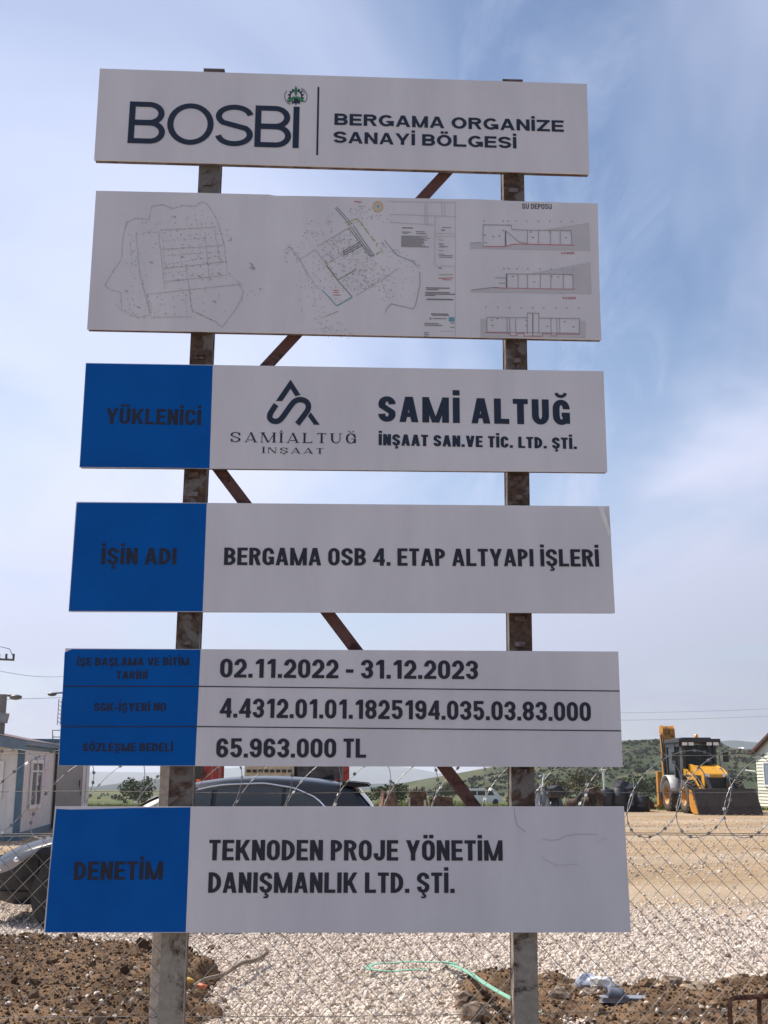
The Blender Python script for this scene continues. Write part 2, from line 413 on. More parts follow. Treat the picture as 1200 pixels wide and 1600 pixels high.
    if serif:
        st = .045; sl = .09
        def sf(x0, x1, top): P.append(rect(x0 - sl, (1 - st) if top else 0, x1 + sl, 1 if top else st))
        if base in 'BDEIKLPRMNH': sf(0 if base != 'I' else cx - h, (tx if base != 'I' else cx + h) if base not in 'MN' else thin, False); sf(0 if base != 'I' else cx - h, tx if base != 'I' else cx + h, True)
        if base == 'M': sf(w - tx, w, False); sf(w - tx, w, True)
        if base == 'N': sf(w - thin, w, True)
        if base == 'A': sf(0, thin, False); sf(w - tx, w, False)
        if base == 'T': sf(cx - h, cx + h, False); P.append(rect(0, .8, .04, 1)); P.append(rect(w - .04, .8, w, 1))
        if base == 'U': sf(0, tx, True); sf(w - thin, w, True)
        if base == 'L': P.append(rect(w - .04, 0, w, .22))
        if base == 'S': P.append(rect(w - tx * .5 - .02, .70, w - tx * .5 + .02, .98)); P.append(rect(tx * .5 - .02, .02, tx * .5 + .02, .3))
        if base == 'G': P.append(rect(w - tx * .5 - .02, .68, w - tx * .5 + .02, .98)); sf(w - tx, w - .03, False) if False else None
    d = tx if not serif else tx * .9; dh = ty * 1.05 if not serif else .12
    if serif: dh = .13; d = .13
    if c == 'İ': P += [rect(cx - d / 2, 1.09, cx + d / 2, 1.09 + dh)]
    if c in 'ÜÖ': P += [rect(cx - d * .5 - min(d, .24) * .62, 1.09, cx - d * .02 - .03, 1.09 + dh), rect(cx + d * .02 + .03, 1.09, cx + d * .5 + min(d, .24) * .62, 1.09 + dh)]
    if c == 'Ğ': P += [stroke(arc(cx, 1.27, w * .26, .14, 180, 360, 12), tx * .5, ty * .6)]
    if c in 'ŞÇ':
        k = .5 if not serif else .4
        P += [rect(cx - tx * .22, -.10, cx + tx * .22, .02), stroke([(cx - tx * .2, -.075), (cx + w * .10, -.085), (cx + w * .17, -.15), (cx + w * .09, -.215), (cx - w * .16, -.21)], tx * k, ty * .55)]
    return P
DEBUG = False
FONTS = {
 'cond': dict(w=.585, tx=.205, ty=.165, gap=.085, sp=.27),
 'heavy': dict(w=.66, tx=.265, ty=.20, gap=.15, sp=.30),
 'heavy2': dict(w=.56, tx=.235, ty=.18, gap=.085, sp=.30),
 'ext': dict(w=1.02, tx=.275, ty=.20, gap=.14, sp=.42),
 'thin': dict(w=.62, tx=.15, ty=.13, gap=.14, sp=.35),
 'bos': dict(w=.88, tx=.146, ty=.122, gap=.04, sp=.3),
 'serif': dict(w=.70, tx=.14, ty=.07, gap=.36, sp=.02),
}
def gw(c, f, fn):
    w = f['w']
    if c in 'Iİ': return f['tx'] if fn != 'serif' else .14
    if c == '.': return f['tx'] * .98
    if c == '-': return w * .62
    if fn == 'bos': return {'B': .875, 'O': 1.11, 'S': .905, 'İ': .165}[c]
    if c == 'M': return w * {'ext': 1.2, 'heavy': 1.55, 'heavy2': 1.55, 'serif': 1.36}.get(fn, 1.45)
    if c == '1': return w * .66
    if c == '4': return w * 1.04
    if c in 'AVYK': return w * 1.10
    if c in 'LEFTPJ' and fn != 'ext': return w * .88
    if c in 'E': return w * .92
    if c in 'OGĞÖ' and fn == 'ext': return w * 1.14
    return w
def lettering(parent, txt, p0, p1, cap, font, m, name='lettering', y0=-.0022):
    f = FONTS[font]; x = 0; items = []
    for c in txt:
        if c == ' ': x += f['sp']; continue
        w = gw(c, f, font); x += .055 if c == '1' and font == 'cond' else 0; items.append((c, x, w)); x += w + f['gap'] + (.03 if c == '1' and font == 'cond' else 0)
    tot = x - f['gap']
    a, b = Vector(S(*p0)), Vector(S(*p1)); d = b - a; ln = d.length; d.normalize(); n = Vector((-d.y, d.x))
    mx_, my_ = (p0[0] + p1[0]) / 2, (p0[1] + p1[1]) / 2
    H = S(mx_, my_ - cap)[1] - S(mx_, my_)[1]; sx = ln / tot
    if DEBUG: print(txt, 'x/y scale %.2f' % (sx / H))
    words = []; last = -1
    for it in items:
        if last < 0 or it[1] - last > f['gap'] + f['sp'] * .5: words.append([])
        words[-1].append(it); last = it[1] + it[2]
    for wd_ in words:
        mb = MB()
        for c, x0, w in wd_:
            for k, polys in enumerate(glyph(c, w, f['tx'], f['ty'], font == 'serif')):
                y = y0 - k * .00007
                for q in polys:
                    vs = []
                    for (gx, gy) in q:
                        p = a + d * ((x0 + gx) * sx) + n * (gy * H); vs.append((p.x, y, p.y))
                    mb.add(vs, [(0, 1, 2, 3)])
        mb.build(name, m, parent)
_ln = [0]
def inkline(mb, pts, wpx, closed=False, mi=0):
    """printed line through photo pixels, on the board's face"""
    _ln[0] += 1
    for q in stroke([(p[0], p[1]) for p in pts], wpx, wpx, closed):
        y = -.0016 - (_ln[0] % 40) * .00003
        vs = []
        for p in q: u, v = S(*p); vs.append((u, y, v))
        mb.add(vs, [(0, 1, 2, 3)], mi)
def inkpoly(mb, pts, mi=0, y=-.0012):
    vs = []
    for p in pts: u, v = S(*p); vs.append((u, y, v))
    mb.add(vs, [tuple(range(len(vs)))], mi)

# ================================================================ THE BILLBOARD
bill = thing('billboard', 'tall construction site billboard of six white and blue boards bolted on two rusty steel posts', 'billboard', SO, SIGN_YAW)
def sign_board(pts, blue, label):
    # pts: face outline in photo pixels, clockwise from top left
    q = [S(*p) for p in pts]; n = len(q); mb = MB()
    mb.prism(q, 0, .007, 1)
    b = mb.build('sign_board', M_WHITE, bill, label=label)
    cx = sum(p[0] for p in q) / n; cz = sum(p[1] for p in q) / n
    k = []
    for p in q:
        k.append((p[0] - math.copysign(.004, p[0] - cx), p[1] - math.copysign(.003, p[1] - cz)))
    fr = MB(); fr.prism(k, .007, .040, 1); fr.build('frame', M_FRAME, b)
    if blue:
        bl = MB(); vs = []; inkpoly(bl, blue, y=-.0008); bl.build('blue_field', M_BLUE, b)
    return b
# --- board 1
b1 = sign_board([(156, 107), (917, 131), (921, 272), (147, 250)], None, 'white top board reading BOSBİ with a gear emblem')
lettering(b1, 'BOSBİ', (199, 223.7), (466.5, 231.8), 65, 'bos', M_NAVY)
lettering(b1, 'BERGAMA ORGANİZE', (522.4, 195.3), (881, 206.3), 17.8, 'ext', M_NAVY)
lettering(b1, 'SANAYİ BÖLGESİ', (521, 223.2), (807, 232.2), 17.8, 'ext', M_NAVY)
mb = MB(); inkpoly(mb, [(496.2, 136), (499, 136), (497, 242.5), (494, 242.5)], y=-.002); mb.build('divider_line', M_NAVY, b1)
ex, ey = 462.3, 151.0
em = MB()
inkline(em, [(ex + 9.3 * math.cos(a), ey - 9.6 * math.sin(a)) for a in np.linspace(0, 2 * math.pi, 33)[:-1]], 2.2, True)
for k in range(14):
    a = 2 * math.pi * (k + .5) / 14
    inkline(em, [(ex + 9.5 * math.cos(a), ey - 9.8 * math.sin(a)), (ex + 12.6 * math.cos(a), ey - 12.9 * math.sin(a))], 2.4)
for s in (0, 180):
    inkline(em, [(ex + 17.5 * math.cos(R(s + a)), ey - 15 * math.sin(R(s + a))) for a in range(-38, 62, 8)], .9)
    inkline(em, [(ex + 14.5 * math.cos(R(s + a)), ey - 13.5 * math.sin(R(s + a))) for a in range(18, 62, 8)], .8)
emo = em.build('gear_emblem', M_NAVY, b1)
lf = MB()
for a in (90, 212, 328):
    pts = []
    for t in np.linspace(0, 1, 9): pts.append((t * 16.5, 2.5 * math.sin(math.pi * t) ** .8))
    for t in np.linspace(1, 0, 9)[1:-1]: pts.append((t * 16.5, -2.5 * math.sin(math.pi * t) ** .8))
    ca, sa = math.cos(R(a)), math.sin(R(a))
    inkpoly(lf, [(ex + x * ca - y * sa, ey - (x * sa + y * ca)) for x, y in pts], y=-.0032)
lf.build('emblem_leaf', M_GREEN, b1)
# --- board 2 : site plans
b2 = sign_board([(150, 298), (300, 301), (420, 304), (432, 306), (460, 306), (640, 309.5), (700, 311), (740, 311), (800, 314), (934, 318), (936, 420), (938.5, 500), (940, 531), (136, 514.5)], None,
                'white board printed with faint site plans and sections')
g = MB(); red = MB(); olv = MB(); teal = MB(); drk = MB(); hat = MB(); och = MB()
def z3(x, y): return (130 + x / 4, 280 + y / 4)
def z4(x, y): return (420 + x / 4, 290 + y / 4)
def z5(x, y): return (640 + x / 3.75, 290 + y / 3.75)
def dashes(mb, pts, step=9., fill=.45, w=1.0, jit=1.0, prob=.8):
    p = [np.array(q, float) for q in pts]
    for a, b in zip(p[:-1], p[1:]):
        L = np.linalg.norm(b - a)
        if L < .5: continue
        d = (b - a) / L; t = 0
        while t < L:
            l = step * fill * random.uniform(.4, 1.2)
            if random.random() < prob:
                o = np.array((random.uniform(-jit, jit), random.uniform(-jit, jit)))
                inkline(mb, [tuple(a + d * t + o), tuple(a + d * min(L, t + l) + o + np.random.default_rng(_ln[0]).uniform(-.3, .3, 2))], w * random.uniform(.7, 1.1))
            t += step * random.uniform(.7, 1.3)
def ticks(mb, x0, y0, x1, y1, n, ang, ln=2.2, w=.9):
    for _ in range(n):
        x, y = random.uniform(x0, x1), random.uniform(y0, y1); a = R(ang + random.uniform(-25, 25)); l = ln * random.uniform(.5, 1.4)
        inkline(mb, [(x, y), (x + l * math.cos(a), y + l * math.sin(a))], w * random.uniform(.7, 1.2))
plan = [(430, 170), (500, 160), (560, 185), (620, 165), (700, 170), (740, 140), (780, 160), (830, 240), (850, 300), (880, 400), (890, 500), (900, 580), (970, 645), (1000, 700), (990, 750), (940, 830), (870, 925), (820, 885), (730, 845), (680, 820), (665, 700)]
dashes(g, [z3(*p) for p in plan], 4.2, .55, 1.0, .4, .85)
dashes(g, [z3(*p) for p in [(430, 170), (410, 250), (330, 245), (270, 270), (250, 360), (240, 500), (190, 570), (135, 665), (170, 690), (235, 710), (240, 760), (205, 780), (240, 820), (300, 820), (340, 865), (420, 850), (430, 800), (400, 720)]], 4.2, .5, 1.0, .5, .8)
for (a, b) in [((480, 320), (830, 300)), ((490, 440), (870, 415)), ((500, 560), (900, 515)), ((500, 590), (640, 575)), ((400, 720), (1000, 655)), ((330, 340), (480, 330)), ((500, 385), (760, 370)), ((500, 480), (860, 455)), ((500, 535), (860, 480)), ((520, 640), (900, 600)), ((420, 865), (680, 860))]:
    dashes(g, [z3(*a), z3(*b)], 4.0, .5, .95, .35, .85)
for (a, b) in [((470, 330), (510, 680)), ((330, 340), (350, 560)), ((340, 560), (420, 850)), ((640, 530), (665, 700)), ((760, 330), (790, 640)), ((820, 320), (860, 520)), ((295, 400), (310, 600)), ((490, 310), (520, 660)), ((560, 720), (575, 850)), ((640, 720), (650, 860)), ((690, 180), (720, 310)), ((740, 140), (740, 300))]:
    dashes(g, [z3(*a), z3(*b)], 4.0, .4, .9, .4, .85)
for x in (540, 600, 660, 720, 775, 830):
    for y in (350, 415, 465, 500, 545, 600, 630):
        p = z3(x + (y - 300) * .06 + random.uniform(-6, 6), y - (x - 500) * .04); ticks(g, p[0], p[1], p[0] + 1, p[1] + 1, 1, random.choice((20, 80)), 2.2)
q0, q1 = z3(260, 230), z3(900, 870)
ticks(g, q0[0], q0[1], q1[0], q1[1], 170, 40, 2.0, .85)
for p in [(570, 235), (620, 485), (595, 630), (725, 605), (820, 765), (425, 520), (850, 590), (1050, 530), (345, 800), (270, 700)]:
    x, y = z3(*p); inkline(g, [(x - 3, y - 1.6), (x + 3, y + 1.8)], .9); inkline(g, [(x - 1, y + 1.6), (x + 2.2, y - 1.2)], .7)
x, y = z3(1050, 540); ticks(g, x - 4, y - 5, x + 5, y + 4, 9, 60, 4)
ticks(g, z3(1020, 680)[0], z3(1020, 680)[1], z3(1110, 680)[0], z3(1110, 725)[1], 8, 20, 2)
ticks(g, z3(870, 310)[0], z3(870, 310)[1], z3(930, 310)[0], z3(930, 390)[1], 9, 60, 2)
dashes(red, [z3(680, 820), z3(740, 850), z3(820, 890)], 4, .5, .9, .3, .9)
for pl in (plan, [(430, 170), (410, 250), (330, 245), (270, 270), (250, 360), (240, 500), (190, 570), (135, 665), (170, 690), (235, 710), (240, 760), (240, 820), (340, 865), (420, 850), (400, 720)], [(480, 320), (830, 300)], [(490, 440), (870, 415)], [(500, 560), (900, 515)], [(400, 720), (1000, 655)], [(330, 340), (350, 560), (420, 850)], [(470, 330), (510, 680)], [(640, 530), (665, 700)], [(760, 330), (790, 640)], [(820, 320), (860, 520)], [(520, 640), (900, 600)], [(420, 865), (680, 860)]):
    inkline(hat, [z3(*p_) for p_ in pl], .7)
for pl in ([(190, 465), (290, 400), (360, 490)], [(300, 380), (500, 265)], [(360, 490), (560, 370)], [(545, 690), (810, 520)], [(125, 380), (190, 455), (300, 640), (335, 655)], [(430, 785), (325, 830)]):
    inkline(hat, [z4(*p_) for p_ in pl], .8)
# middle plan
for a, b in [((415, 140), (510, 250)), ((425, 135), (520, 240))]: inkline(drk, [z4(*a), z4(*b)], 1.0)
for off in (0, 14, 30):
    inkline(drk, [z4(497 + off, 262 - off * .45), z4(632 + off * .75, 440 - off * .2)], 1.1)
inkline(drk, [z4(632, 440), z4(655, 440), z4(655, 430)], 1.1)
for off in (0, 12, 24): inkline(drk, [z4(463 + off * .3, 412 + off), z4(572 + off * .35, 352 + off)], 1.1)
inkline(drk, [z4(463, 412), z4(475, 436)], 1.1)
dashes(olv, [z4(480, 235), z4(550, 205), z4(710, 405), z4(660, 440)], 4, .8, 2.2, .5)
dashes(olv, [z4(490, 245), z4(570, 225), z4(690, 395)], 5, .7, 1.8, .6)
dashes(olv, [z4(350, 470), z4(430, 590), z4(550, 515)], 4, .7, 1.8, .5); dashes(olv, [z4(325, 830), z4(430, 785)], 4, .8, 2.0, .6)
inkline(drk, [z4(360, 500), z4(437, 600), z4(520, 695)], 1.2); inkline(drk, [z4(437, 588), z4(545, 525)], 1.0)
dashes(drk, [z4(190, 465), z4(290, 400), z4(360, 490)], 3.4, .6, 1.1, .4); dashes(g, [z4(300, 380), z4(500, 265)], 3.2, .5, 1.0, .6); dashes(g, [z4(360, 490), z4(560, 370)], 3.2, .5, 1.0, .6)
inkline(teal, [z4(335, 655), z4(425, 752)], 1.3); inkline(teal, [z4(425, 752), z4(522, 697)], 1.6)
inkline(g, [z4(722, 340), z4(800, 435), z4(890, 470), z4(930, 505)], 1.0)
inkline(g, [z4(943, 540), z4(945, 620), z4(915, 755), z4(900, 770), z4(820, 752), z4(765, 740), z4(735, 770), z4(730, 795)], 1.0)
dashes(g, [z4(125, 380), z4(190, 455), z4(240, 560), z4(300, 640)], 3.6, .55, 1.3, .8); dashes(g, [z4(540, 690), z4(810, 520)], 3.6, .5, 1.0, .6)
ticks(g, z4(90, 370)[0], z4(90, 370)[1], z4(190, 480)[0], z4(190, 480)[1], 26, 40, 1.8, 1.0)
def band(p, q, r, n, ang):
    for _ in range(n):
        s, t = random.random(), random.random(); x, y = p[0] + (q[0] - p[0]) * s + (r[0] - p[0]) * t, p[1] + (q[1] - p[1]) * s + (r[1] - p[1]) * t
        x, y = z4(x, y); a = R(ang + random.uniform(-60, 60)); inkline(g, [(x, y), (x + 2.0 * math.cos(a), y + 2.0 * math.sin(a))], .75)
band((300, 390), (490, 270), (480, 560), 190, -30); band((440, 590), (640, 450), (560, 700), 110, -30); band((180, 480), (300, 400), (420, 740), 60, 40)
band((130, 480), (330, 660), (200, 800), 45, 40); band((200, 240), (400, 170), (200, 380), 40, 20); band((600, 480), (800, 520), (560, 640), 46, -20); band((420, 120), (640, 140), (560, 210), 40, 60)
band((290, 800), (500, 880), (330, 900), 30, 20); band((650, 620), (910, 560), (680, 730), 24, 0); band((680, 330), (940, 480), (700, 420), 40, 50)
for y, n in ((655, 3), (668, 3), (684, 4)): inkline(red, [z4(402, y), z4(402 + 12 * n, y + 2)], .9)
inkline(red, [z4(535, 100), z4(578, 104)], 1.5); inkline(g, [z4(560, 128), z4(605, 132)], .8)
inkline(och, [z4(682 + 29 * math.cos(a), 131 + 31 * math.sin(a)) for a in np.linspace(0, 6.283, 25)[:-1]], 1.6, True)
inkline(och, [z4(682 + 17 * math.cos(a), 131 + 18 * math.sin(a)) for a in np.linspace(0, 6.283, 17)[:-1]], 1.1, True)
inkpoly(teal, [z4(682 + 8 * math.cos(a), 131 + 9 * math.sin(a)) for a in np.linspace(0, 6.283, 9)[:-1]])
# title block of the plan
for (x0, y0, x1, y1) in [(755, 100, 1165, 106), (755, 180, 1165, 194), (755, 230, 1030, 246), (975, 110, 975, 245), (990, 110, 990, 245), (1080, 110, 1085, 190), (1100, 110, 1100, 190), (1165, 100, 1165, 948), (1040, 190, 1035, 500), (1040, 300, 1160, 300), (1040, 318, 1160, 318), (1035, 500, 1160, 505)]:
    inkline(hat, [z4(x0, y0), z4(x1, y1)], .8)
for y in range(315, 382, 6): inkline(g, [z4(827, y), z4(960 + random.uniform(-10, 55), y + 3)], 1.25)
for (x0, x1, y, w) in [(832, 902, 264, 1.5), (832, 890, 290, 1.0), (918, 975, 288, 1.0), (920, 985, 300, 1.0), (832, 870, 298, .8), (1080, 1140, 262, .9), (1078, 1100, 278, 1.6), (1060, 1080, 515, 1.6), (980, 1130, 640, 1.5), (985, 1060, 650, 1.3), (975, 1130, 668, 1.3), (980, 1165, 678, 1.4), (975, 1040, 686, 1.3), (985, 1152, 711, 2.0),
                       (1012, 1120, 802, 1.2), (1018, 1125, 810, 1.1), (1025, 1110, 831, 1.0), (972, 1062, 862, 1.2), (972, 1085, 873, 1.2), (970, 1000, 920, 1.1), (970, 1000, 932, 1.1), (970, 995, 944, 1.1), (1135, 1160, 858, 1.0), (1135, 1160, 885, 1.0), (1065, 1150, 437, .9), (1065, 1150, 447, .9), (1070, 1120, 380, .8), (1062, 1090, 370, .8)]:
    inkline(drk, [z4(x0, y), z4(x1, y + 2)], w)
for k in range(5): inkline(g, [z4(1070 + k * 18, 910), z4(1076 + k * 18, 911)], 1.2); inkline(g, [z4(1060, 340 + k * 22), z4(1090 + k * 7 % 20, 341 + k * 22)], .8)
inkline(red, [z4(1060, 580), z4(1152, 578)], 1.2); inkline(red, [z4(1085, 588), z4(1140, 590)], 1.0); inkline(olv, [z4(1060, 558), z4(1150, 556)], 1.1)
inkpoly(drk, [z4(1002, 836), z4(1010, 822), z4(1018, 836)]); inkpoly(teal, [z4(1125, 822), z4(1160, 823), z4(1160, 850), z4(1125, 849)])
# sections on the right
inkpoly(hat, [z5(355, 340), z5(430, 335), z5(430, 357), z5(560, 357), z5(600, 345), z5(950, 345), z5(950, 264), z5(770, 262), z5(1052, 217), z5(1058, 382), z5(355, 370)])
inkpoly(hat, [z5(360, 615), z5(490, 597), z5(960, 606), z5(958, 521), z5(700, 516), z5(1060, 448), z5(1066, 636), z5(360, 625)])
inkpoly(hat, [z5(415, 780), z5(450, 780), z5(450, 862), z5(590, 866), z5(590, 885), z5(415, 890)]); inkpoly(hat, [z5(996, 793), z5(1030, 795), z5(1030, 893), z5(590, 886), z5(860, 868), z5(996, 868)])
for pl in [[(430, 357), (430, 230), (595, 232), (600, 258), (690, 262), (945, 264), (950, 345)], [(690, 262), (690, 340)], [(755, 262), (755, 342)], [(825, 264), (825, 343)], [(882, 264), (882, 344)], [(562, 265), (640, 330), (690, 340)], [(355, 338), (420, 334)],
           [(500, 540), (562, 542)], [(525, 572), (560, 573)], [(568, 518), (955, 521), (958, 606)], [(635, 520), (635, 600)], [(690, 520), (690, 602)], [(765, 520), (765, 603)], [(827, 521), (827, 604)], [(900, 521), (900, 605)], [(360, 613), (490, 597)],
           [(452, 772), (690, 775), (690, 747), (757, 749), (757, 777), (995, 780), (995, 866)], [(452, 772), (452, 858)], [(570, 772), (572, 862)], [(585, 772), (588, 875)], [(620, 775), (622, 875)], [(688, 775), (690, 870)], [(757, 777), (757, 870)], [(827, 778), (829, 875)], [(862, 778), (864, 875)], [(878, 778), (880, 866)], [(640, 860), (690, 862)], [(450, 858), (995, 866)]]:
    inkline(g, [z5(*p) for p in pl], 1.0)
inkline(drk, [z5(562, 265), z5(562, 355)], 2.2); inkline(drk, [z5(568, 518), z5(568, 600)], 2.0); inkline(drk, [z5(722, 750), z5(722, 878)], 1.4); inkline(drk, [z5(430, 230), z5(595, 232)], 1.1); inkline(drk, [z5(490, 598), z5(565, 602)], 1.2); inkline(drk, [z5(360, 613), z5(490, 597)], 1.1)
for pl, w in [([(432, 358), (560, 358), (600, 346), (640, 343), (965, 350)], 1.3), ([(500, 600), (970, 608)], 1.0), ([(440, 862), (590, 866), (590, 880), (630, 880), (630, 868), (670, 866), (670, 882), (778, 884), (778, 868), (830, 868), (830, 882), (860, 882), (860, 870), (1000, 872)], 1.0)]:
    inkline(red, [z5(*p) for p in pl], w)
for row, xs in ((203, (435, 548, 575, 620, 685, 755, 820, 885, 950)), (482, (552, 580, 628, 692, 762, 828, 895, 958)), (710, (445, 517, 585, 655, 720, 785, 855, 922, 992))):
    for x in xs: inkline(g, [z5(x - 3, row + x * .008), z5(x + 4, row + 1 + x * .008)], 2.0)
for (x, y) in [(490, 298), (710, 272), (722, 304), (820, 272), (915, 305), (605, 533), (730, 565), (830, 533), (870, 535), (480, 788), (485, 820), (515, 780), (685, 790), (683, 822), (805, 825), (908, 797), (960, 828), (440, 290), (445, 335), (525, 295), (548, 262), (580, 232), (940, 522)]:
    inkline(drk, [z5(x - 5, y), z5(x + 6, y + 1)], 1.2)
# one part per printed drawing
U1, U2, U3 = S(426, 420)[0], S(655, 420)[0], S(724, 420)[0]; U4, V4 = S(606, 420)[0], S(650, 388)[1]; VA, VB = S(820, 403)[1], S(820, 474)[1]
def drawing_of(u, v):
    if u < U1: return 'site_plan'
    if u > U3: return 'upper_section_drawing' if v > VA else ('middle_section_drawing' if v > VB else 'lower_section_drawing')
    if u > U2 or (u > U4 and v > V4): return 'title_block'
    return 'road_plan'
inks = [(g, M_GREY), (drk, mat('dark_print', (.19, .19, .21), .5)), (hat, M_HATCH), (red, M_RED), (olv, M_OLIVE), (teal, M_TEAL), (och, M_OCHRE)]
parts = {}
for k, (src, _m) in enumerate(inks):
    for f_ in src.f:
        vs = [src.v[i] for i in f_]; nm = 'round_seal' if _m is M_OCHRE else drawing_of(sum(q[0] for q in vs) / len(vs), sum(q[2] for q in vs) / len(vs))
        parts.setdefault(nm, MB()).add(vs, [tuple(range(len(vs)))], k)
for nm, d_ in parts.items(): d_.build(nm.replace('upper_', '').replace('middle_', '').replace('lower_', ''), [q[1] for q in inks], b2)
lettering(b2, 'SU DEPOSU', (816, 326.3), (862, 326.9), 8.0, 'thin', M_INK)
lettering(b2, 'A-A KESİTİ', (876.7, 397), (897, 397.4), 3.2, 'cond', M_RED)
lettering(b2, 'B-B KESİTİ', (879, 467.2), (899.3, 467.6), 3.2, 'cond', M_RED)
# --- board 3
b3 = sign_board([(134, 567), (943, 580), (949, 738), (124, 730)], [(134.6, 567.8), (332.5, 571), (327.3, 731.8), (124.6, 729.6)], 'white board with blue left field naming the contractor')
lettering(b3, 'YÜKLENİCİ', (165.2, 662.2), (313.8, 664.6), 24.5, 'cond', M_DIM)
lettering(b3, 'SAMİ ALTUĞ', (591, 658.8), (890.8, 664.4), 39.5, 'heavy', M_NAVY)
lettering(b3, 'İNŞAAT SAN.VE TİC. LTD. ŞTİ.', (591.5, 695.8), (901.3, 701.8), 17.6, 'heavy2', M_NAVY)
lettering(b3, 'SAMİ ALTUĞ', (360, 690.8), (556, 693.2), 15.6, 'serif', M_NAVY)
lettering(b3, 'İNŞAAT', (410.5, 708), (505, 709.3), 8.8, 'serif', M_NAVY)
def z6(x, y): return (320 + x / 4, 560 + y / 4)
lg = MB()
inkpoly(lg, [z6(536, 133), z6(536, 190), z6(484, 267), z6(444, 267)], y=-.002); inkpoly(lg, [z6(536, 133), z6(598, 229), z6(566, 237), z6(536, 190)], y=-.00207)
sp = [(446, 289), (420, 327), (406, 352), (405, 374), (420, 391), (446, 396), (468, 388), (486, 369), (540, 291), (560, 269), (585, 258), (612, 259), (636, 271), (649, 293), (646, 318), (632, 342), (578, 411)]
def smooth(p, n=3):
    for _ in range(n):
        q = [p[0]]
        for a, b in zip(p[:-1], p[1:]): q += [(a[0] * .75 + b[0] * .25, a[1] * .75 + b[1] * .25), (a[0] * .25 + b[0] * .75, a[1] * .25 + b[1] * .75)]
        p = q + [p[-1]]
    return p
inkline(lg, [z6(*p) for p in smooth(sp, 2)], 8.6)
inkpoly(lg, [z6(662, 337), z6(718, 415), z6(682, 415), z6(645, 362)], y=-.00215)
lg.build('contractor_logo', M_NAVY, b3)
# --- board 4
b4 = sign_board([(119, 784), (952, 791), (961, 958), (107, 955.5)], [(121.5, 785.5), (323, 786.5), (316.6, 955.3), (107.8, 954.6), (120, 789)], 'white board with blue left field naming the job')
lettering(b4, 'İŞİN ADI', (158, 882), (275.3, 882.2), 26, 'cond', M_DIM)
lettering(b4, 'BERGAMA OSB 4. ETAP ALTYAPI İŞLERİ', (349.8, 883), (936.3, 885.4), 27.2, 'cond', M_INK)
pc = MB()
u0, v0 = S(934, 792); u1, v1 = S(942, 792.5); u2, v2 = S(955, 838); u3, v3 = S(951, 838)
pc.add([(u0, -.002, v0), (u1, -.012, v1 + .002), (u2, -.010, v2), (u3, -.002, v3)], [(0, 1, 2, 3)])
pc.build('peeled_corner', mat('peeled_vinyl', (.80, .79, .80), .35), b4)
# --- board 5
b5 = sign_board([(102, 1013), (966, 1018), (973, 1198.5), (91, 1196.5)], [(113, 1014.2), (313.5, 1015), (304.8, 1196.4), (91.8, 1196), (101, 1019.5)], 'white board with blue left field giving dates, number and price')
lettering(b5, 'İŞE BAŞLAMA VE BİTİM', (120.2, 1040.4), (295.6, 1039.8), 12.6, 'cond', M_DIM)
lettering(b5, 'TARİHİ', (181.5, 1061), (230.5, 1061), 12.2, 'cond', M_DIM)
lettering(b5, 'SGK-İŞYERİ NO', (146.6, 1111.4), (259.3, 1111), 13, 'cond', M_DIM)
lettering(b5, 'SÖZLEŞME BEDELİ', (128.7, 1174), (270, 1173.8), 12.8, 'cond', M_DIM)
lettering(b5, '02.11.2022 - 31.12.2023', (343.5, 1058.6), (747, 1061.5), 29.4, 'cond', M_INK)
lettering(b5, '4.4312.01.01.1825194.035.03.83.000', (343, 1121), (923.5, 1127), 30, 'cond', M_INK)
lettering(b5, '65.963.000 TL', (337.5, 1183.6), (572, 1184), 30, 'cond', M_INK)
mb = MB(); inkline(mb, [(99.3, 1072.3), (310, 1072.5), (968, 1079.8)], 1.6); inkline(mb, [(95.3, 1135.3), (307, 1135.2), (970.6, 1142)], 1.6); mb.build('ruled_line', M_INK, b5)
# --- board 6
b6 = sign_board([(86, 1260), (975, 1260), (986, 1457), (68, 1457.5)], [(88, 1263.8), (110, 1265), (150, 1264.2), (200, 1262.6), (297.8, 1261.4), (290.2, 1456.4), (70.5, 1456.6), (78, 1360)], 'white bottom board with blue left field naming the supervisor')
lettering(b6, 'DENETİM', (115, 1375), (254, 1374.2), 28.6, 'cond', M_DIM)
lettering(b6, 'TEKNODEN PROJE YÖNETİM', (326, 1344.3), (785.5, 1344.8), 32, 'cond', M_INK)
lettering(b6, 'DANIŞMANLIK LTD. ŞTİ.', (325, 1395), (710.3, 1395.2), 32, 'cond', M_INK)
mb = MB(); inkline(mb, [(803, 1261), (805, 1278), (808, 1290), (822, 1300)], 1.0); inkline(mb, [(848, 1311), (860, 1313), (872, 1312), (884, 1306), (905, 1303), (935, 1304)], .8)
inkline(mb, [(846, 1340), (868, 1352), (905, 1350)], .6); inkline(mb, [(930, 1316), (948, 1310)], .6); mb.build('crease', mat('crease_grey', (.46, .44, .46), .5), b6)
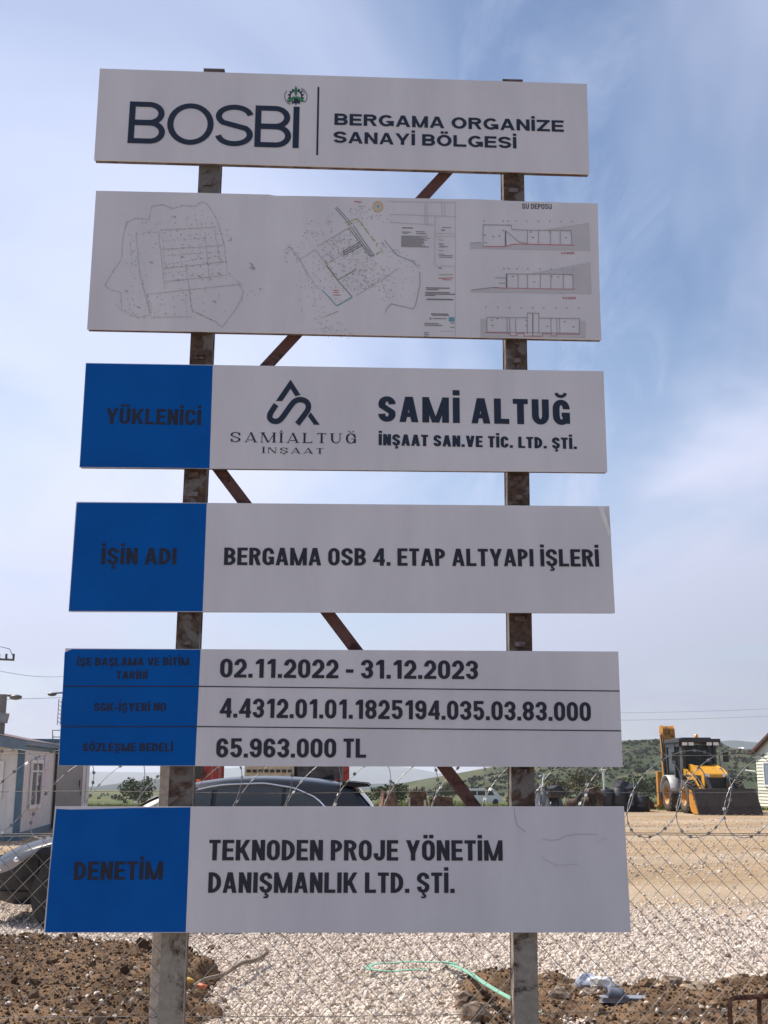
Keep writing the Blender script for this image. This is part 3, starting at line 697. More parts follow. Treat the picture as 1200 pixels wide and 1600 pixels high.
# --- posts
for (a, b, side) in (((248, 1590), (311.2, 285), 0), ((805, 1560), (788.5, 285), 1)):
    (ua, za_), (ub, zb_) = S(*a, .041), S(*b, .041); w = .114; sl_ = (ub - ua) / (zb_ - za_); u0_ = ua - sl_ * za_
    zt = S(335 if side == 0 else 798, 110 if side == 0 else 126.5, .041)[1]
    ut_ = u0_ + sl_ * zt; mb = MB(); mb.prism([(u0_, 0), (u0_ + w, 0), (ut_ + w, zt), (ut_, zt)], .041, .160, 1)
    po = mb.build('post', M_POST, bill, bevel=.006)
    cp = MB(); cp.bb((ut_ - .006, .036, zt), (ut_ + w + .008, .168, zt + .010)); cp.build('end_cap', M_FRAME, po)
    for pyy in (262, 293, 525, 560, 590 if side else 562, 745, 775, 965, 1005, 1205):
        zz = S(600, pyy, .041)[1]; u = u0_ + sl_ * zz; cl = MB(); cl.bb((u + .022, .028, zz - .016), (u + .078, .0405, zz + .010))
        cl.build('weld_bracket', M_FRAME, po)
def brace(p, q, t=.062):
    a = S(*p, .10); b = S(*q, .10); d = Vector((b[0] - a[0], b[1] - a[1])); d.normalize(); n = Vector((-d.y, d.x)) * t / 2
    A, Bv = Vector(a), Vector(b)
    mb = MB(); mb.prism([tuple(A + n), tuple(A - n), tuple(Bv - n), tuple(Bv + n)], .075, .081, 1)
    mb.prism([tuple(A + n), tuple(A + n * .8), tuple(Bv + n * .8), tuple(Bv + n)], .0815, .128, 1)
    mb.build('diagonal_brace', M_BRACE, bill)
brace((318, 681), (790, 172), .066); brace((312, 694), (816, 1360), .066)

# ================================================================ GROUND
def terr(y):
    return interp(y, [(-1e5, 0), (48, 0), (58, -.45), (156, -2.9), (400, -6.5), (1200, -17), (5000, -66), (9000, -118)])
def ground_mat():
    t = NT('ground_soil'); p = t.pos(); s = t.n('ShaderNodeSeparateXYZ', {0: p}); X, Y = s.outputs[0], s.outputs[1]
    n1 = t.noise(.35, 6, .6, p); n2 = t.noise(3., 7, .65, p); n3 = t.noise(22., 5, .7, p); n4 = t.noise(90., 3, .7, p)
    sand = t.mix(t.rng(n1, .3, .7), (.295, .205, .12, 1), (.40, .285, .175, 1))
    sand = t.mix(t.rng(n2, .45, .72, 0, .65), sand, (.42, .325, .22, 1))
    st_ = t.noise(.22, 6, .68, t.n('ShaderNodeMapping', {0: p, 'Rotation': (0, 0, R(12)), 'Scale': (.45, 1.3, 1)}).outputs[0], .8)
    sand = t.mix(t.rng(st_, .52, .68, 0, .75), sand, (.235, .165, .10, 1))
    sand = t.mix(t.rng(t.noise(1.1, 7, .7, p, .5), .55, .70, 0, .5), sand, (.24, .18, .12, 1))
    sand = t.mix(t.rng(n3, .56, .74, 0, .6), sand, (.17, .12, .08, 1))
    sand = t.mix(t.rng(n4, .62, .78, 0, .4), sand, (.54, .46, .38, 1))
    # wheel tracks running away from the gate
    wv = t.n('ShaderNodeTexWave', {'Vector': t.n('ShaderNodeMapping', {0: p, 'Rotation': (0, 0, R(62)), 'Scale': (1, 1, 1)}).outputs[0], 'Scale': .07, 'Distortion': 9.0, 'Detail': 3, 'Detail Scale': .6}, wave_type='BANDS').outputs[1]
    sand = t.mix(t.rng(wv, .55, .95, 0, .25), sand, (.52, .45, .37, 1))
    grav = t.mix(t.rng(n3, .3, .7), (.42, .33, .27, 1), (.64, .54, .47, 1))
    f = t.math('ADD', Y, t.math('MULTIPLY', t.math('SUBTRACT', n2, .5), 3.)); f = t.math('ADD', f, t.math('MULTIPLY', t.math('SUBTRACT', n1, .5), 4.))
    c = t.mix(t.rng(f, 12.0, 14.6), grav, sand)
    # meadow beyond the yard
    g1 = t.mix(t.rng(n1, .35, .65), (.062, .084, .028, 1), (.10, .115, .044, 1)); g1 = t.mix(t.rng(n2, .5, .75, 0, .7), g1, (.20, .185, .085, 1))
    fy = t.math('ADD', Y, t.math('MULTIPLY', t.math('SUBTRACT', t.noise(.5, 5, .6, p), .5), 7.))
    c = t.mix(t.rng(fy, 48., 51.), c, g1)
    far = t.noise(.012, 5, .6, p); c = t.mix(t.math('MULTIPLY', t.rng(Y, 110, 170), t.rng(far, .5, .6)), c, (.16, .125, .07, 1))
    bounce_soil = t.mix(t.rng(n2, .35, .7), (.22, .185, .14, 1), (.33, .275, .21, 1)); c = t.mix(t.rng(f, 6.6, 5.2), c, bounce_soil)   # unseen ground before the sign, toned to bounce light onto the boards
    h = t.math('ADD', n3, t.math('MULTIPLY', n4, .6))
    return t.bsdf(c, .95, 0, t.bump(h, .7, .02), Specular_IOR_Level=.15)
M_GROUND = ground_mat()
rad = [0.0] + list(np.geomspace(1.0, 8800, 120)); rad = sorted(set(rad + [46, 48, 50, 53, 56, 60]))
nth = 160; rows = []
for r in rad:
    row = []
    for k in range(nth + 1):
        a = 2 * math.pi * k / nth; x, y = r * math.sin(a), r * math.cos(a)
        z = terr(y) + (0.06 * (mnoise.noise((x * .15, y * .15, 3)) ) * min(1, max(0, (r - 9) / 14)) if r < 400 else 0)
        row.append((x, y, z))
    rows.append(row)
mb = MB(); mb.grid(rows); gr = mb.build('ground', M_GROUND); tag(gr, kind='structure')

# ================================================================ gravel, soil mounds
ICO_V = None
def ico():
    import bmesh
    bm = bmesh.new(); bmesh.ops.create_icosphere(bm, subdivisions=1, radius=1)
    V = np.array([v.co[:] for v in bm.verts]); Fc = np.array([[v.index for v in f.verts] for f in bm.faces]); bm.free(); return V, Fc
IV, IF = ico()
import bmesh
def ico2():
    bm = bmesh.new(); bmesh.ops.create_icosphere(bm, subdivisions=2, radius=1)
    V = np.array([v.co[:] for v in bm.verts]); Fc = np.array([[v.index for v in f.verts] for f in bm.faces]); bm.free(); return V, Fc
def rot_mats(n):
    q = rng.normal(size=(n, 4)); q /= np.linalg.norm(q, axis=1)[:, None]; w, x, y, z = q.T
    return np.stack([np.stack([1 - 2 * (y * y + z * z), 2 * (x * y - z * w), 2 * (x * z + y * w)], 1), np.stack([2 * (x * y + z * w), 1 - 2 * (x * x + z * z), 2 * (y * z - x * w)], 1), np.stack([2 * (x * z - y * w), 2 * (y * z + x * w), 1 - 2 * (x * x + y * y)], 1)], 1)
def scatter(name, P, size, m, base=(IV, IF), jit=.32, flat=(.6, 1.), smooth=False):
    V, Fc = base; n = len(P); nv = len(V)
    sh = V[None] * (1 + rng.uniform(-jit, jit, (n, nv, 1)))
    sc = np.stack([rng.uniform(.75, 1.25, n), rng.uniform(.7, 1.1, n), rng.uniform(flat[0], flat[1], n)], 1)
    sh = sh * sc[:, None, :]; Rm = rot_mats(n); sh = np.einsum('nij,nvj->nvi', Rm, sh) * size[:, None, None] + P[:, None, :]
    FF = (Fc[None] + (np.arange(n) * nv)[:, None, None]).reshape(-1, 3)
    return np_mesh(name, sh.reshape(-1, 3), FF, m, 3, smooth)
def fbm(x, y, o=5, s=1.0):
    return mnoise.fractal((x * s, y * s, 1.7), .9, 2.1, o)
# soil mounds : height field bounded by an outline in ground coordinates
def mound_h(x, y, which):
    n = fbm(x, y, 5, 1.4) * .12 + fbm(x + 7, y, 5, 5.) * .06 + fbm(x + 3, y + 9, 3, 17.) * .022
    if which == 0:    # left, dug soil along the fence
        e = interp(x, [(-6, 10.6), (-3.6, 10.4), (-2.9, 10.9), (-2.3, 10.8), (-1.75, 10.3), (-1.35, 9.6), (-1.15, 8.7), (-1.0, 7.0)]) - y
        e2 = (-1.12 - x) + (y - 8.0) * -.10
        d = min(e, e2 * 1.2, y - 6.3, x + 6.5)
    else:             # right, low ridge of broken ground
        top = interp(x, [(.45, 8.6), (.75, 9.35), (1.4, 9.2), (2.0, 9.1), (3.0, 9.35), (4.5, 9.3), (7, 9.2)])
        d = min(top - y, (x - .52) * 1.2, y - 6.3, 7.2 - x)
    d = d + n * 1.6
    base = (.20 if which == 0 else .13) * min(1, max(0, d / .55)) ** .8
    if which == 1: base *= .55 + .45 * min(1, max(0, (y - 7.9) / .9))
    return base + (n * .45 * min(1, max(0, d / .3)) if d > 0 else -.05) - .012
def soil_mat():
    t = NT('dug_soil'); p = t.pos(); n = t.noise(2.2, 7, .65, p); n2 = t.noise(14, 7, .7, p); n3 = t.noise(60, 4, .7, p)
    c = t.mix(t.rng(n, .36, .64), (.085, .052, .032, 1), (.225, .142, .085, 1)); c = t.mix(t.rng(n2, .5, .75, 0, .75), c, (.29, .185, .105, 1)); c = t.mix(t.rng(n3, .66, .8, 0, .7), c, (.42, .34, .26, 1))
    return t.bsdf(c, .97, 0, t.bump(t.math('ADD', n2, t.math('MULTIPLY', n3, .5)), .9, .025), Specular_IOR_Level=.1)
M_SOIL = soil_mat()
def clod_mat():
    t = NT('soil_clod'); i = t.island(); p = t.pos()
    c = t.n('ShaderNodeValToRGB', {0: i}); r = c.color_ramp; r.elements[0].color = (.05, .031, .020, 1); r.elements[1].color = (.25, .16, .095, 1); e = r.elements.new(.55); e.color = (.12, .073, .043, 1); e = r.elements.new(.93); e.color = (.27, .19, .12, 1)
    return t.bsdf(c.outputs[0], .97, 0, t.bump(t.noise(55, 5, .7, p), .6, .012), Specular_IOR_Level=.1)
M_CLOD = clod_mat()
for w, (x0, x1, y0, y1), lab in ((0, (-6.2, -.7, 6.4, 11.5), 'heap of freshly dug dark brown soil behind the fence left of the left post'), (1, (.4, 7.0, 6.4, 9.9), 'low ridge of broken brown soil and rocks on the gravel right of centre')):
    st = .026; xs = np.arange(x0, x1, st); ys = np.arange(y0, y1, st)
    rows = [[(x, y, mound_h(x, y, w)) for x in xs] for y in ys]
    mb = MB(); mb.grid(rows); o = mb.build('soil_heap', M_SOIL); tag(o, lab, 'soil heap')
P = []; Z = []
while len(P) < 40000:
    w = 0 if random.random() < .6 else 1
    x = random.uniform(-4.6, -.8) if w == 0 else random.uniform(.45, 4.6); y = random.uniform(6.6, 11) if w == 0 else random.uniform(6.6, 9.8)
    h = mound_h(x, y, w)
    if h < .015 and (random.random() > .14 or (w == 1 and (x < .5 or y > 9.9)) or (w == 0 and x > -.95)): continue
    h = max(h, 0)
    s = .003 + .013 * random.random() ** 4
    if random.random() < .004: s = random.uniform(.02, .05)
    P.append((x, y, h + s * .25)); Z.append(s)
cl = scatter('soil_clods', np.array(P), np.array(Z), M_CLOD, jit=.35); tag(cl, kind='stuff')
def stone_mat():
    t = NT('crushed_stone'); i = t.island(); p = t.pos()
    c = t.n('ShaderNodeValToRGB', {0: i}); r = c.color_ramp; r.elements[0].color = (.44, .355, .28, 1); r.elements[1].color = (.79, .72, .64, 1)
    for q, col in ((.12, (.55, .465, .385, 1)), (.45, (.66, .575, .49, 1)), (.8, (.74, .66, .58, 1)), (.03, (.24, .18, .14, 1))): e = r.elements.new(q); e.color = col
    n = t.noise(45, 5, .65, p); cc = t.mix(t.rng(n, .35, .7, 0, .35), c.outputs[0], (.40, .32, .26, 1))
    return t.bsdf(cc, .9, 0, t.bump(n, .3, .01), Specular_IOR_Level=.2)
M_STONE = stone_mat()
P = []; Z = []
N = 105000
ys = rng.uniform(0, 1, N * 3); 
Y = 6.8 + (16.5 - 6.8) * ys ** .85; X = rng.uniform(-1, 1, N * 3) * (.42 * Y + .5)
for x, y in zip(X, Y):
    if len(P) >= N: break
    if y > 11.8 and random.random() < ((y - 11.8) / 3.6) ** .7: continue
    if mound_h(x, y, 0 if x < 0 else 1) > .02 and random.random() > .012: continue
    if mnoise.noise((x * .7, y * .55, 4)) + .5 * mnoise.noise((x * 2.1, y * 1.6, 8)) > .42 and random.random() < .72: continue      # thin patches where the bed shows
    if 0 < mound_h(x, y, 0 if x < 0 else 1) <= .02 and random.random() < .5: continue
    s = (.0055 + .0135 * random.random() ** 1.2) * (1 + .9 * random.random() ** 7)
    hb = max(0, mound_h(x, y, 0 if x < 0 else 1))
    P.append((x, y, hb + s * random.uniform(.1, .75))); Z.append(s)
for _ in range(16000):
    y = 13 + 34 * random.random() ** 1.3; x = random.uniform(-.40, .42) * y; s = random.uniform(.008, .022) * (1 + random.random() ** 6); P.append((x, y, s * .3)); Z.append(s)
gs = scatter('gravel_stones', np.array(P), np.array(Z), M_STONE, jit=.3, flat=(.4, .8)); tag(gs, kind='stuff')
# single rocks along the broken ridge
M_ROCK = rusty('field_rock', (.30, .22, .16), (.10, .065, .045), .48, 6, .95)
V2 = ico2()
rl = [('dark brown rock beside the green strap', 727, 1560, .075), ('brown rock touching the right post foot', 742, 1582, .09), ('dark rock left of the blue plastic bag', 874, 1556, .08), ('brown stone below the blue plastic bag', 897, 1549, .06),
      ('brown flat rock just under the white paper', 925, 1556, .075), ('tan rock right of the slipper', 1032, 1550, .07), ('pale tan broken rock slab leaning on the soil ridge', 1082, 1551, .10), ('dark rock at the far right of the soil ridge', 1108, 1546, .07), ('dark rock behind the pale rock slab', 1050, 1535, .075), ('small dark stone alone on the pale gravel', 1138, 1496, .03)]
for lab, px, py, s in rl:
    p = G(px, py, .06 if py > 1510 else .01); V, Fc = V2
    pts = []
    for v in V:
        k = 1 + .38 * mnoise.noise(Vector(v) * 1.5 + Vector((px, py, 0))) + .16 * mnoise.noise(Vector(v) * 4 + Vector((py, 0, px)))
        pts.append((v[0] * k * s * 1.2, v[1] * k * s, v[2] * k * s * .75))
    mb = MB(); mb.add(pts, [tuple(f) for f in Fc]); o = mb.build('rock', M_ROCK if 'tan' not in lab else mat('tan_rock', (.36, .27, .19), .95, var=.3, vs=9, bump=.5)); o.location = (p.x, p.y, max(.02, p.z)); o.rotation_euler = (0, 0, px); tag(o, lab, 'rock', 'rocks in the broken soil')

# ================================================================ small things on the ground
# green strap : flat ribbon
def ribbon(mb, pts, w, t=.004):
    pts = [Vector(p) for p in pts]; A = []; Bq = []
    for i, p in enumerate(pts):
        d = (pts[min(i + 1, len(pts) - 1)] - pts[max(i - 1, 0)]); d.z = 0; d.normalize(); n = Vector((-d.y, d.x, 0)) * w / 2
        A.append(p + n); Bq.append(p - n)
    mb.grid([A, Bq]); mb.grid([[a + Vector((0, 0, t)) for a in A], [b + Vector((0, 0, t)) for b in Bq]])
lp = [(715, 1507), (690, 1503), (650, 1503), (610, 1504), (585, 1507), (573, 1511), (578, 1516), (600, 1518), (640, 1516), (668, 1515)]
tail = [(690, 1503), (712, 1510), (735, 1521), (752, 1534), (775, 1548), (800, 1562), (830, 1578), (842, 1583)]
mb = MB(); ribbon(mb, [G(a, b, .07) + Vector((0, 0, .003 * math.sin(a * .11))) for a, b in smooth(lp, 2)], .045)
ribbon(mb, [G(a, b, .058 + .17 * min(1, max(0, (a - 700) / 60))) for a, b in smooth(tail, 2)], .042)
o = mb.build('lifting_strap', mat('green_webbing', (.20, .42, .30), .8, var=.15, vs=20)); tag(o, 'pale green webbing strap looped on the gravel and trailing over the soil', 'strap')
# wooden pole with a red-orange end
pa, pb = G(302, 1541, .16), G(417, 1490, .10)
mb = MB(); n = 12; mb.tube([pa.lerp(pb, i / n) + Vector((0, 0, .012 * math.sin(i * 1.1))) for i in range(n + 1)], [.013 + .006 * i / n for i in range(n + 1)], 7)
st = mb.build('wooden_stick', mat('grey_wood', (.20, .15, .11), .85, var=.3, vs=30)); tag(st, 'weathered wooden stick lying across the soil heap and gravel', 'stick')
def crumple(c, sx, sy, sz, amp, seed, base=V2):
    V, Fc = base; pts = []
    for v in V:
        k = 1 + amp * mnoise.noise(Vector(v) * 2.2 + Vector((seed, seed, 0))) + amp * .6 * mnoise.noise(Vector(v) * 6 + Vector((0, seed, 0)))
        pts.append((v[0] * k * sx, v[1] * k * sy, max(-.5 * sz, v[2] * k * sz)))
    mb = MB(); mb.add(pts, [tuple(f) for f in Fc]); return mb
def place(o, p): o.location = p; return o
p = G(315, 1541, .17); place(tag(crumple(0, .038, .025, .02, .6, 3).build('red_plastic_scrap', mat('red_plastic', (.50, .14, .06), .6)), 'red orange plastic scrap at the low end of the wooden stick', 'plastic scrap'), p)
p = G(294, 1533, .17); place(tag(crumple(0, .04, .03, .025, .5, 8).build('yellow_plastic_scrap', mat('amber_plastic', (.55, .33, .06), .5)), 'amber plastic scrap beside the left post', 'plastic scrap'), p)
p = G(918, 1536, .12); place(tag(crumple(0, .088, .07, .07, .7, 5, ico2()).build('plastic_bag', mat('pale_blue_plastic', (.40, .45, .56), .4, var=.15, vs=20), subsurf=1), 'crumpled pale blue plastic bag on the soil ridge', 'plastic bag'), p)
p = G(941, 1539, .12); place(tag(crumple(0, .085, .05, .055, .9, 11, ico2()).build('crumpled_paper', mat('white_paper', (.75, .74, .73), .7, var=.06)), 'crumpled white paper beside the pale blue plastic bag', 'paper'), p)
p = G(975, 1562, .10)
sl = thing('slipper', 'blue grey slipper lying on the brown soil below the white paper', 'slipper', p, R(-3))
mb = MB(); prof = [(-.15, -.04), (-.16, 0), (-.15, .04), (-.08, .05), (0, .042), (.09, .055), (.15, .04), (.165, 0), (.15, -.04), (.09, -.055), (0, -.045), (-.08, -.05)]
mb.prism(prof, -.012, .02, 2); mb.build('sole', mat('slipper_sole', (.20, .22, .27), .7), sl, bevel=.006)
mb = MB(); rows = []
for i in range(6):
    x = -.11 + .11 * i / 5; rows.append([(x, .056 * math.cos(a), .02 + .065 * math.sin(a) * (1 - .25 * i / 5)) for a in np.linspace(0, math.pi, 9)])
mb.grid(rows); mb.build('upper', mat('slipper_upper', (.13, .15, .20), .7), sl, solid=.006)
# yellow flowers in the left corner
M_LEAFG = mat('weed_green', (.08, .15, .03), .7, var=.3, vs=30); M_YEL = mat('yellow_petal', (.75, .62, .03), .6)
for lab, px, py, s in (('yellow flowering weed at the foot of the left post', 221, 1583, 1.0), ('small yellow flowering weed further from the left post', 184, 1588, .6)):
    p = G(px, py, .17); fl = thing('flowering_weed', lab, 'weed', p, 0, 'yellow flowering weeds')
    mb = MB()
    for k in range(7):
        a = k * 2.4; mb.tube([(0, 0, -.03), (.02 * math.cos(a) * s, .02 * math.sin(a) * s, 0.0), (.045 * math.cos(a) * s, .045 * math.sin(a) * s, .012)], [.002, .008 * s, .002], 4)
    mb.build('leaf', M_LEAFG, fl)
    mb = MB()
    for k in range(9):
        a = k * 2.4; c = Vector((.018 * math.cos(a) * math.sqrt(k) * s * .5, .018 * math.sin(a) * math.sqrt(k) * s * .5, .02 + .006 * (k % 3)))
        for j in range(5):
            b = j * 1.2566 + k; mb.add([c, c + Vector((.014 * s * math.cos(b - .4), .014 * s * math.sin(b - .4), .007)), c + Vector((.02 * s * math.cos(b), .02 * s * math.sin(b), .004)), c + Vector((.014 * s * math.cos(b + .4), .014 * s * math.sin(b + .4), .007))], [(0, 1, 2, 3)])
    mb.build('flower', M_YEL, fl)
# rusty rebar hoop
D = 5.5; a = AT(1139, 1559, D); b = AT(1215, 1556, D); c = AT(1187, 1556, D)
mb = MB(); r = .011
mb.tube([(a.x, D, -.05), (a.x, D, a.z - .03), (a.x + .008, D, a.z - .008), (a.x + .03, D, a.z), (b.x, D, b.z), (b.x + .25, D, b.z)], r, 8)
mb.tube([(c.x, D + .02, -.05), (c.x - .002, D + .02, a.z - .05), (c.x + .003, D + .015, a.z - .008)], r, 8)
for i in range(40):
    t = i / 39; x = a.x + .03 + (b.x + .2 - a.x) * t; mb.tube([(x, D - r, a.z - .004), (x + .004, D - r * .2, a.z + r * 1.05), (x + .008, D + r, a.z + .002)], .0025, 4)
for i in range(26):
    z = a.z - .05 - i * .02; mb.tube([(a.x - r * 1.05, D, z), (a.x, D - r * 1.1, z + .004), (a.x + r * 1.05, D, z + .008)], .0025, 4); mb.tube([(c.x - r * 1.05, D + .02, z), (c.x, D + .02 - r * 1.1, z + .004), (c.x + r * 1.05, D + .02, z + .008)], .0025, 4)
o = mb.build('rebar_hoop', rusty('rebar_rust', (.20, .09, .05), (.10, .035, .02), .5, 30, .85)); tag(o, 'rusty bent rebar hoop standing in the near right corner', 'rebar')

# ================================================================ FENCE
FY = 0.55   # metres behind the sign face
fence = thing('chain_link_fence', 'galvanised chain link fence running behind the billboard', 'fence', SO + SN * FY, SIGN_YAW)
FTOP = 1.235; FX0, FX1 = -4.2, 4.6
mb = MB(); pit = .107; half = pit / 2
def warp(x, z): return (x + .010 * mnoise.noise((x * 1.1, z * 1.7, 0)), .012 * mnoise.noise((x * .8, z, 5)), z + .006 * mnoise.noise((x, z * 1.3, 9)))
H_ = FTOP - .03
k = int((FX1 - FX0 + H_) / pit) + 2
for fam in (1, -1):
    for i in range(-int(H_ / pit) - 2, k):
        x0 = FX0 + i * pit
        pts = []
        nseg = int(H_ / half)
        for j in range(nseg + 1):
            z = .03 + j * half * 1.03; x = x0 + (j * half if fam == 1 else H_ - j * half)
            if x < FX0 or x > FX1 or z > FTOP + .01: continue
            wx, wy, wz = warp(x, z); pts.append((wx, wy + (.0022 if (j + (fam == 1)) % 2 else -.0022), wz))
        if len(pts) > 1: mb.tube(pts, .0017, 4, cap=False)
mb.build('wire_mesh', M_GALV, fence)
mb = MB()
for z in (FTOP, FTOP + .012, .285):
    mb.tube([(x, .004 * math.sin(x * 9) - .006, z + .004 * math.sin(x * 2.1 + z * 40)) for x in np.linspace(FX0, FX1, 90)], .0021, 5)
mb.build('tension_wire', M_GALV, fence)
for x in (-3.45, S(236, 1500, FY)[0] , S(818, 1400, FY)[0] - .04, 2.95):
    mb = MB(); mb.bb((x, .014, 0), (x + .066, .08, 1.66)); po = mb.build('fence_post', M_FPOST, fence, bevel=.005)
    mb = MB(); mb.bb((x - .006, .008, 1.66), (x + .072, .086, 1.675)); mb.build('post_cap', M_FPOST, po)
    mb = MB()
    for z in (.285, .75, FTOP): mb.tube([(x - .004, .004, z), (x + .033, -.006, z), (x + .07, .004, z)], .003, 5)
    mb.build('wire_tie', M_GALV, po)
# razor wire coil on the fence
coil = thing('razor_wire_coil', 'galvanised razor wire coil stretched along the top of the fence', 'razor wire', SO + SN * FY, SIGN_YAW)
mb = MB(); bb_ = MB(); zc_ = 1.475; pts = []
want = S(976, 1245, FY)[0]; base_ = FX0 - .2 + .283 * (1.5 * math.pi - .5) / (2 * math.pi) - .235
CSH = FX0 - .2 + (want - base_) % .283
th = np.arange(0, 2 * math.pi * 31, .12)
for t in th:
    jr = 1 + .05 * mnoise.noise((t * .21, 0, 3)); x = CSH + .283 * t / (2 * math.pi) + .235 * math.sin(t + .5) + .035 * mnoise.noise((t * .1, 4, 0))
    pts.append(Vector((x, -.02 + .11 * math.sin(t * 1.0 + 1.9), zc_ + .245 * jr * math.cos(t))))
mb.tube(pts, .0022, 5, cap=False)
acc = 0
for i in range(1, len(pts) - 1):
    acc += (pts[i] - pts[i - 1]).length
    if acc > .042:
        acc = 0; d = (pts[i + 1] - pts[i - 1]).normalized(); n = d.cross(Vector((random.uniform(-1, 1), random.uniform(-1, 1), random.uniform(-1, 1)))).normalized()
        for s in (1, -1):
            q = pts[i]; bb_.add([q - d * .013 + n * s * .002, q + n * s * .008 - d * .002, q + d * .0 + n * s * .008 + d * .004, q + d * .013 + n * s * .002], [(0, 1, 2, 3)])
            bb_.add([q + n * s * .008, q - d * .012 + n * s * .012, q - d * .004 + n * s * .006], [(0, 1, 2)]); bb_.add([q + n * s * .008, q + d * .012 + n * s * .012, q + d * .004 + n * s * .006], [(0, 1, 2)])
mb.build('core_wire', M_RAZOR, coil); bb_.build('blades', M_RAZOR, coil)
mb = MB()
for z, y in ((1.69, 0.0), (1.478, .02)):
    mb.tube([(x, y + .01 * math.sin(x * 3), z + .006 * math.sin(x * 2.7)) for x in np.linspace(FX0, FX1, 80)], .0016, 4)
mb.build('support_wire', M_GALV, coil)

# ================================================================ CAR
M_CARP = NT('dark_metallic_paint').bsdf((.009, .010, .013, 1), .30, .0, None, Coat_Weight=.35, Coat_Roughness=.05, Specular_IOR_Level=.2)
M_GLASS = NT('dark_car_glass').bsdf((.012, .016, .018, 1), .05, 0, None, Specular_IOR_Level=.6)
M_CHROME = NT('chrome').bsdf((.75, .76, .78, 1), .12, 1.0)
M_BLACKP = mat('black_plastic', (.018, .018, .019), .55)
M_RUB = mat('rubber', (.022, .021, .020), .85, bump=.2)
M_ALLOY = mat('alloy', (.45, .46, .48), .3, .9)
car_p = G(0, 1452); CX0, CY = -4.28, car_p.y + .93
car = thing('parked_car', 'dark metallic crossover car parked behind the fence and the lower boards, nose to the left', 'car', (CX0, CY, 0), R(0))
TOPZ = [(0, .60), (.06, .69), (.2, .77), (.5, .88), (.9, .97), (1.3, 1.05), (1.72, 1.315), (2.15, 1.475), (2.55, 1.53), (2.95, 1.545), (3.4, 1.525), (3.75, 1.485), (3.95, 1.45), (4.12, 1.26), (4.28, 1.02), (4.38, .82)]
BELT = [(0, .48), (.06, .56), (.2, .64), (.5, .76), (.9, .88), (1.3, .95), (2, .98), (3, 1.02), (3.6, 1.07), (4.1, 1.03), (4.28, .90), (4.38, .7)]
HB = [(0, .50), (.06, .62), (.2, .75), (.45, .84), (.9, .89), (1.6, .91), (3.2, .91), (3.8, .89), (4.12, .84), (4.28, .74), (4.38, .6)]
HT = [(0, .40), (.06, .48), (.2, .58), (.5, .66), (.9, .68), (1.3, .70), (1.72, .64), (2.15, .585), (3.4, .575), (3.95, .56), (4.12, .60), (4.28, .60), (4.38, .5)]
def csec(x):
    zt, zb, hb, ht = interp(x, TOPZ), interp(x, BELT), interp(x, HB), interp(x, HT); z0 = .22 if .25 < x < 4.1 else .26
    mid = (z0 + zb) / 2
    return [(hb * .86, z0), (hb * .97, z0 + .10), (hb * 1.0, mid - .05), (hb * .985, mid + .14 if mid + .14 < zb - .04 else zb - .06), (hb, zb - .03), (hb * .975, zb + .015), (ht + (hb - ht) * .08, zt - .075 if zt - zb > .2 else zb + (zt - zb) * .6), (ht * .93, zt - .03), (ht * .55, zt - .004), (0, zt)]
xs = sorted(set([0, .03, .06, .12, .2, .32] + list(np.arange(.45, 4.0, .11)) + [3.95, 4.03, 4.12, 4.2, 4.28, 4.34, 4.38]))
mb = MB(); rows = []
for x in xs:
    s = csec(x); rows.append([(x, -y, z) for y, z in s] + [(x, y, z) for y, z in s[-2::-1]])
mb.grid(rows)
for r_ in (rows[0], rows[-1]): mb.add(r_, [tuple(range(len(r_)))], 0, True)
body = mb.build('body', M_CARP, car, subsurf=1)
def side_pt(x, t, sgn=-1, off=.006):
    s = csec(x); a, b = s[5], s[6]
    y = a[0] + (b[0] - a[0]) * t + off + .018 * math.sin(math.pi * t); z = a[1] + (b[1] - a[1]) * t
    return (x, sgn * y, z)
def side_low(x, z, sgn, off=.008):
    q = csec(x)[:6]; return (x, sgn * (float(np.interp(z, [a_[1] for a_ in q], [a_[0] for a_ in q])) + off), z)
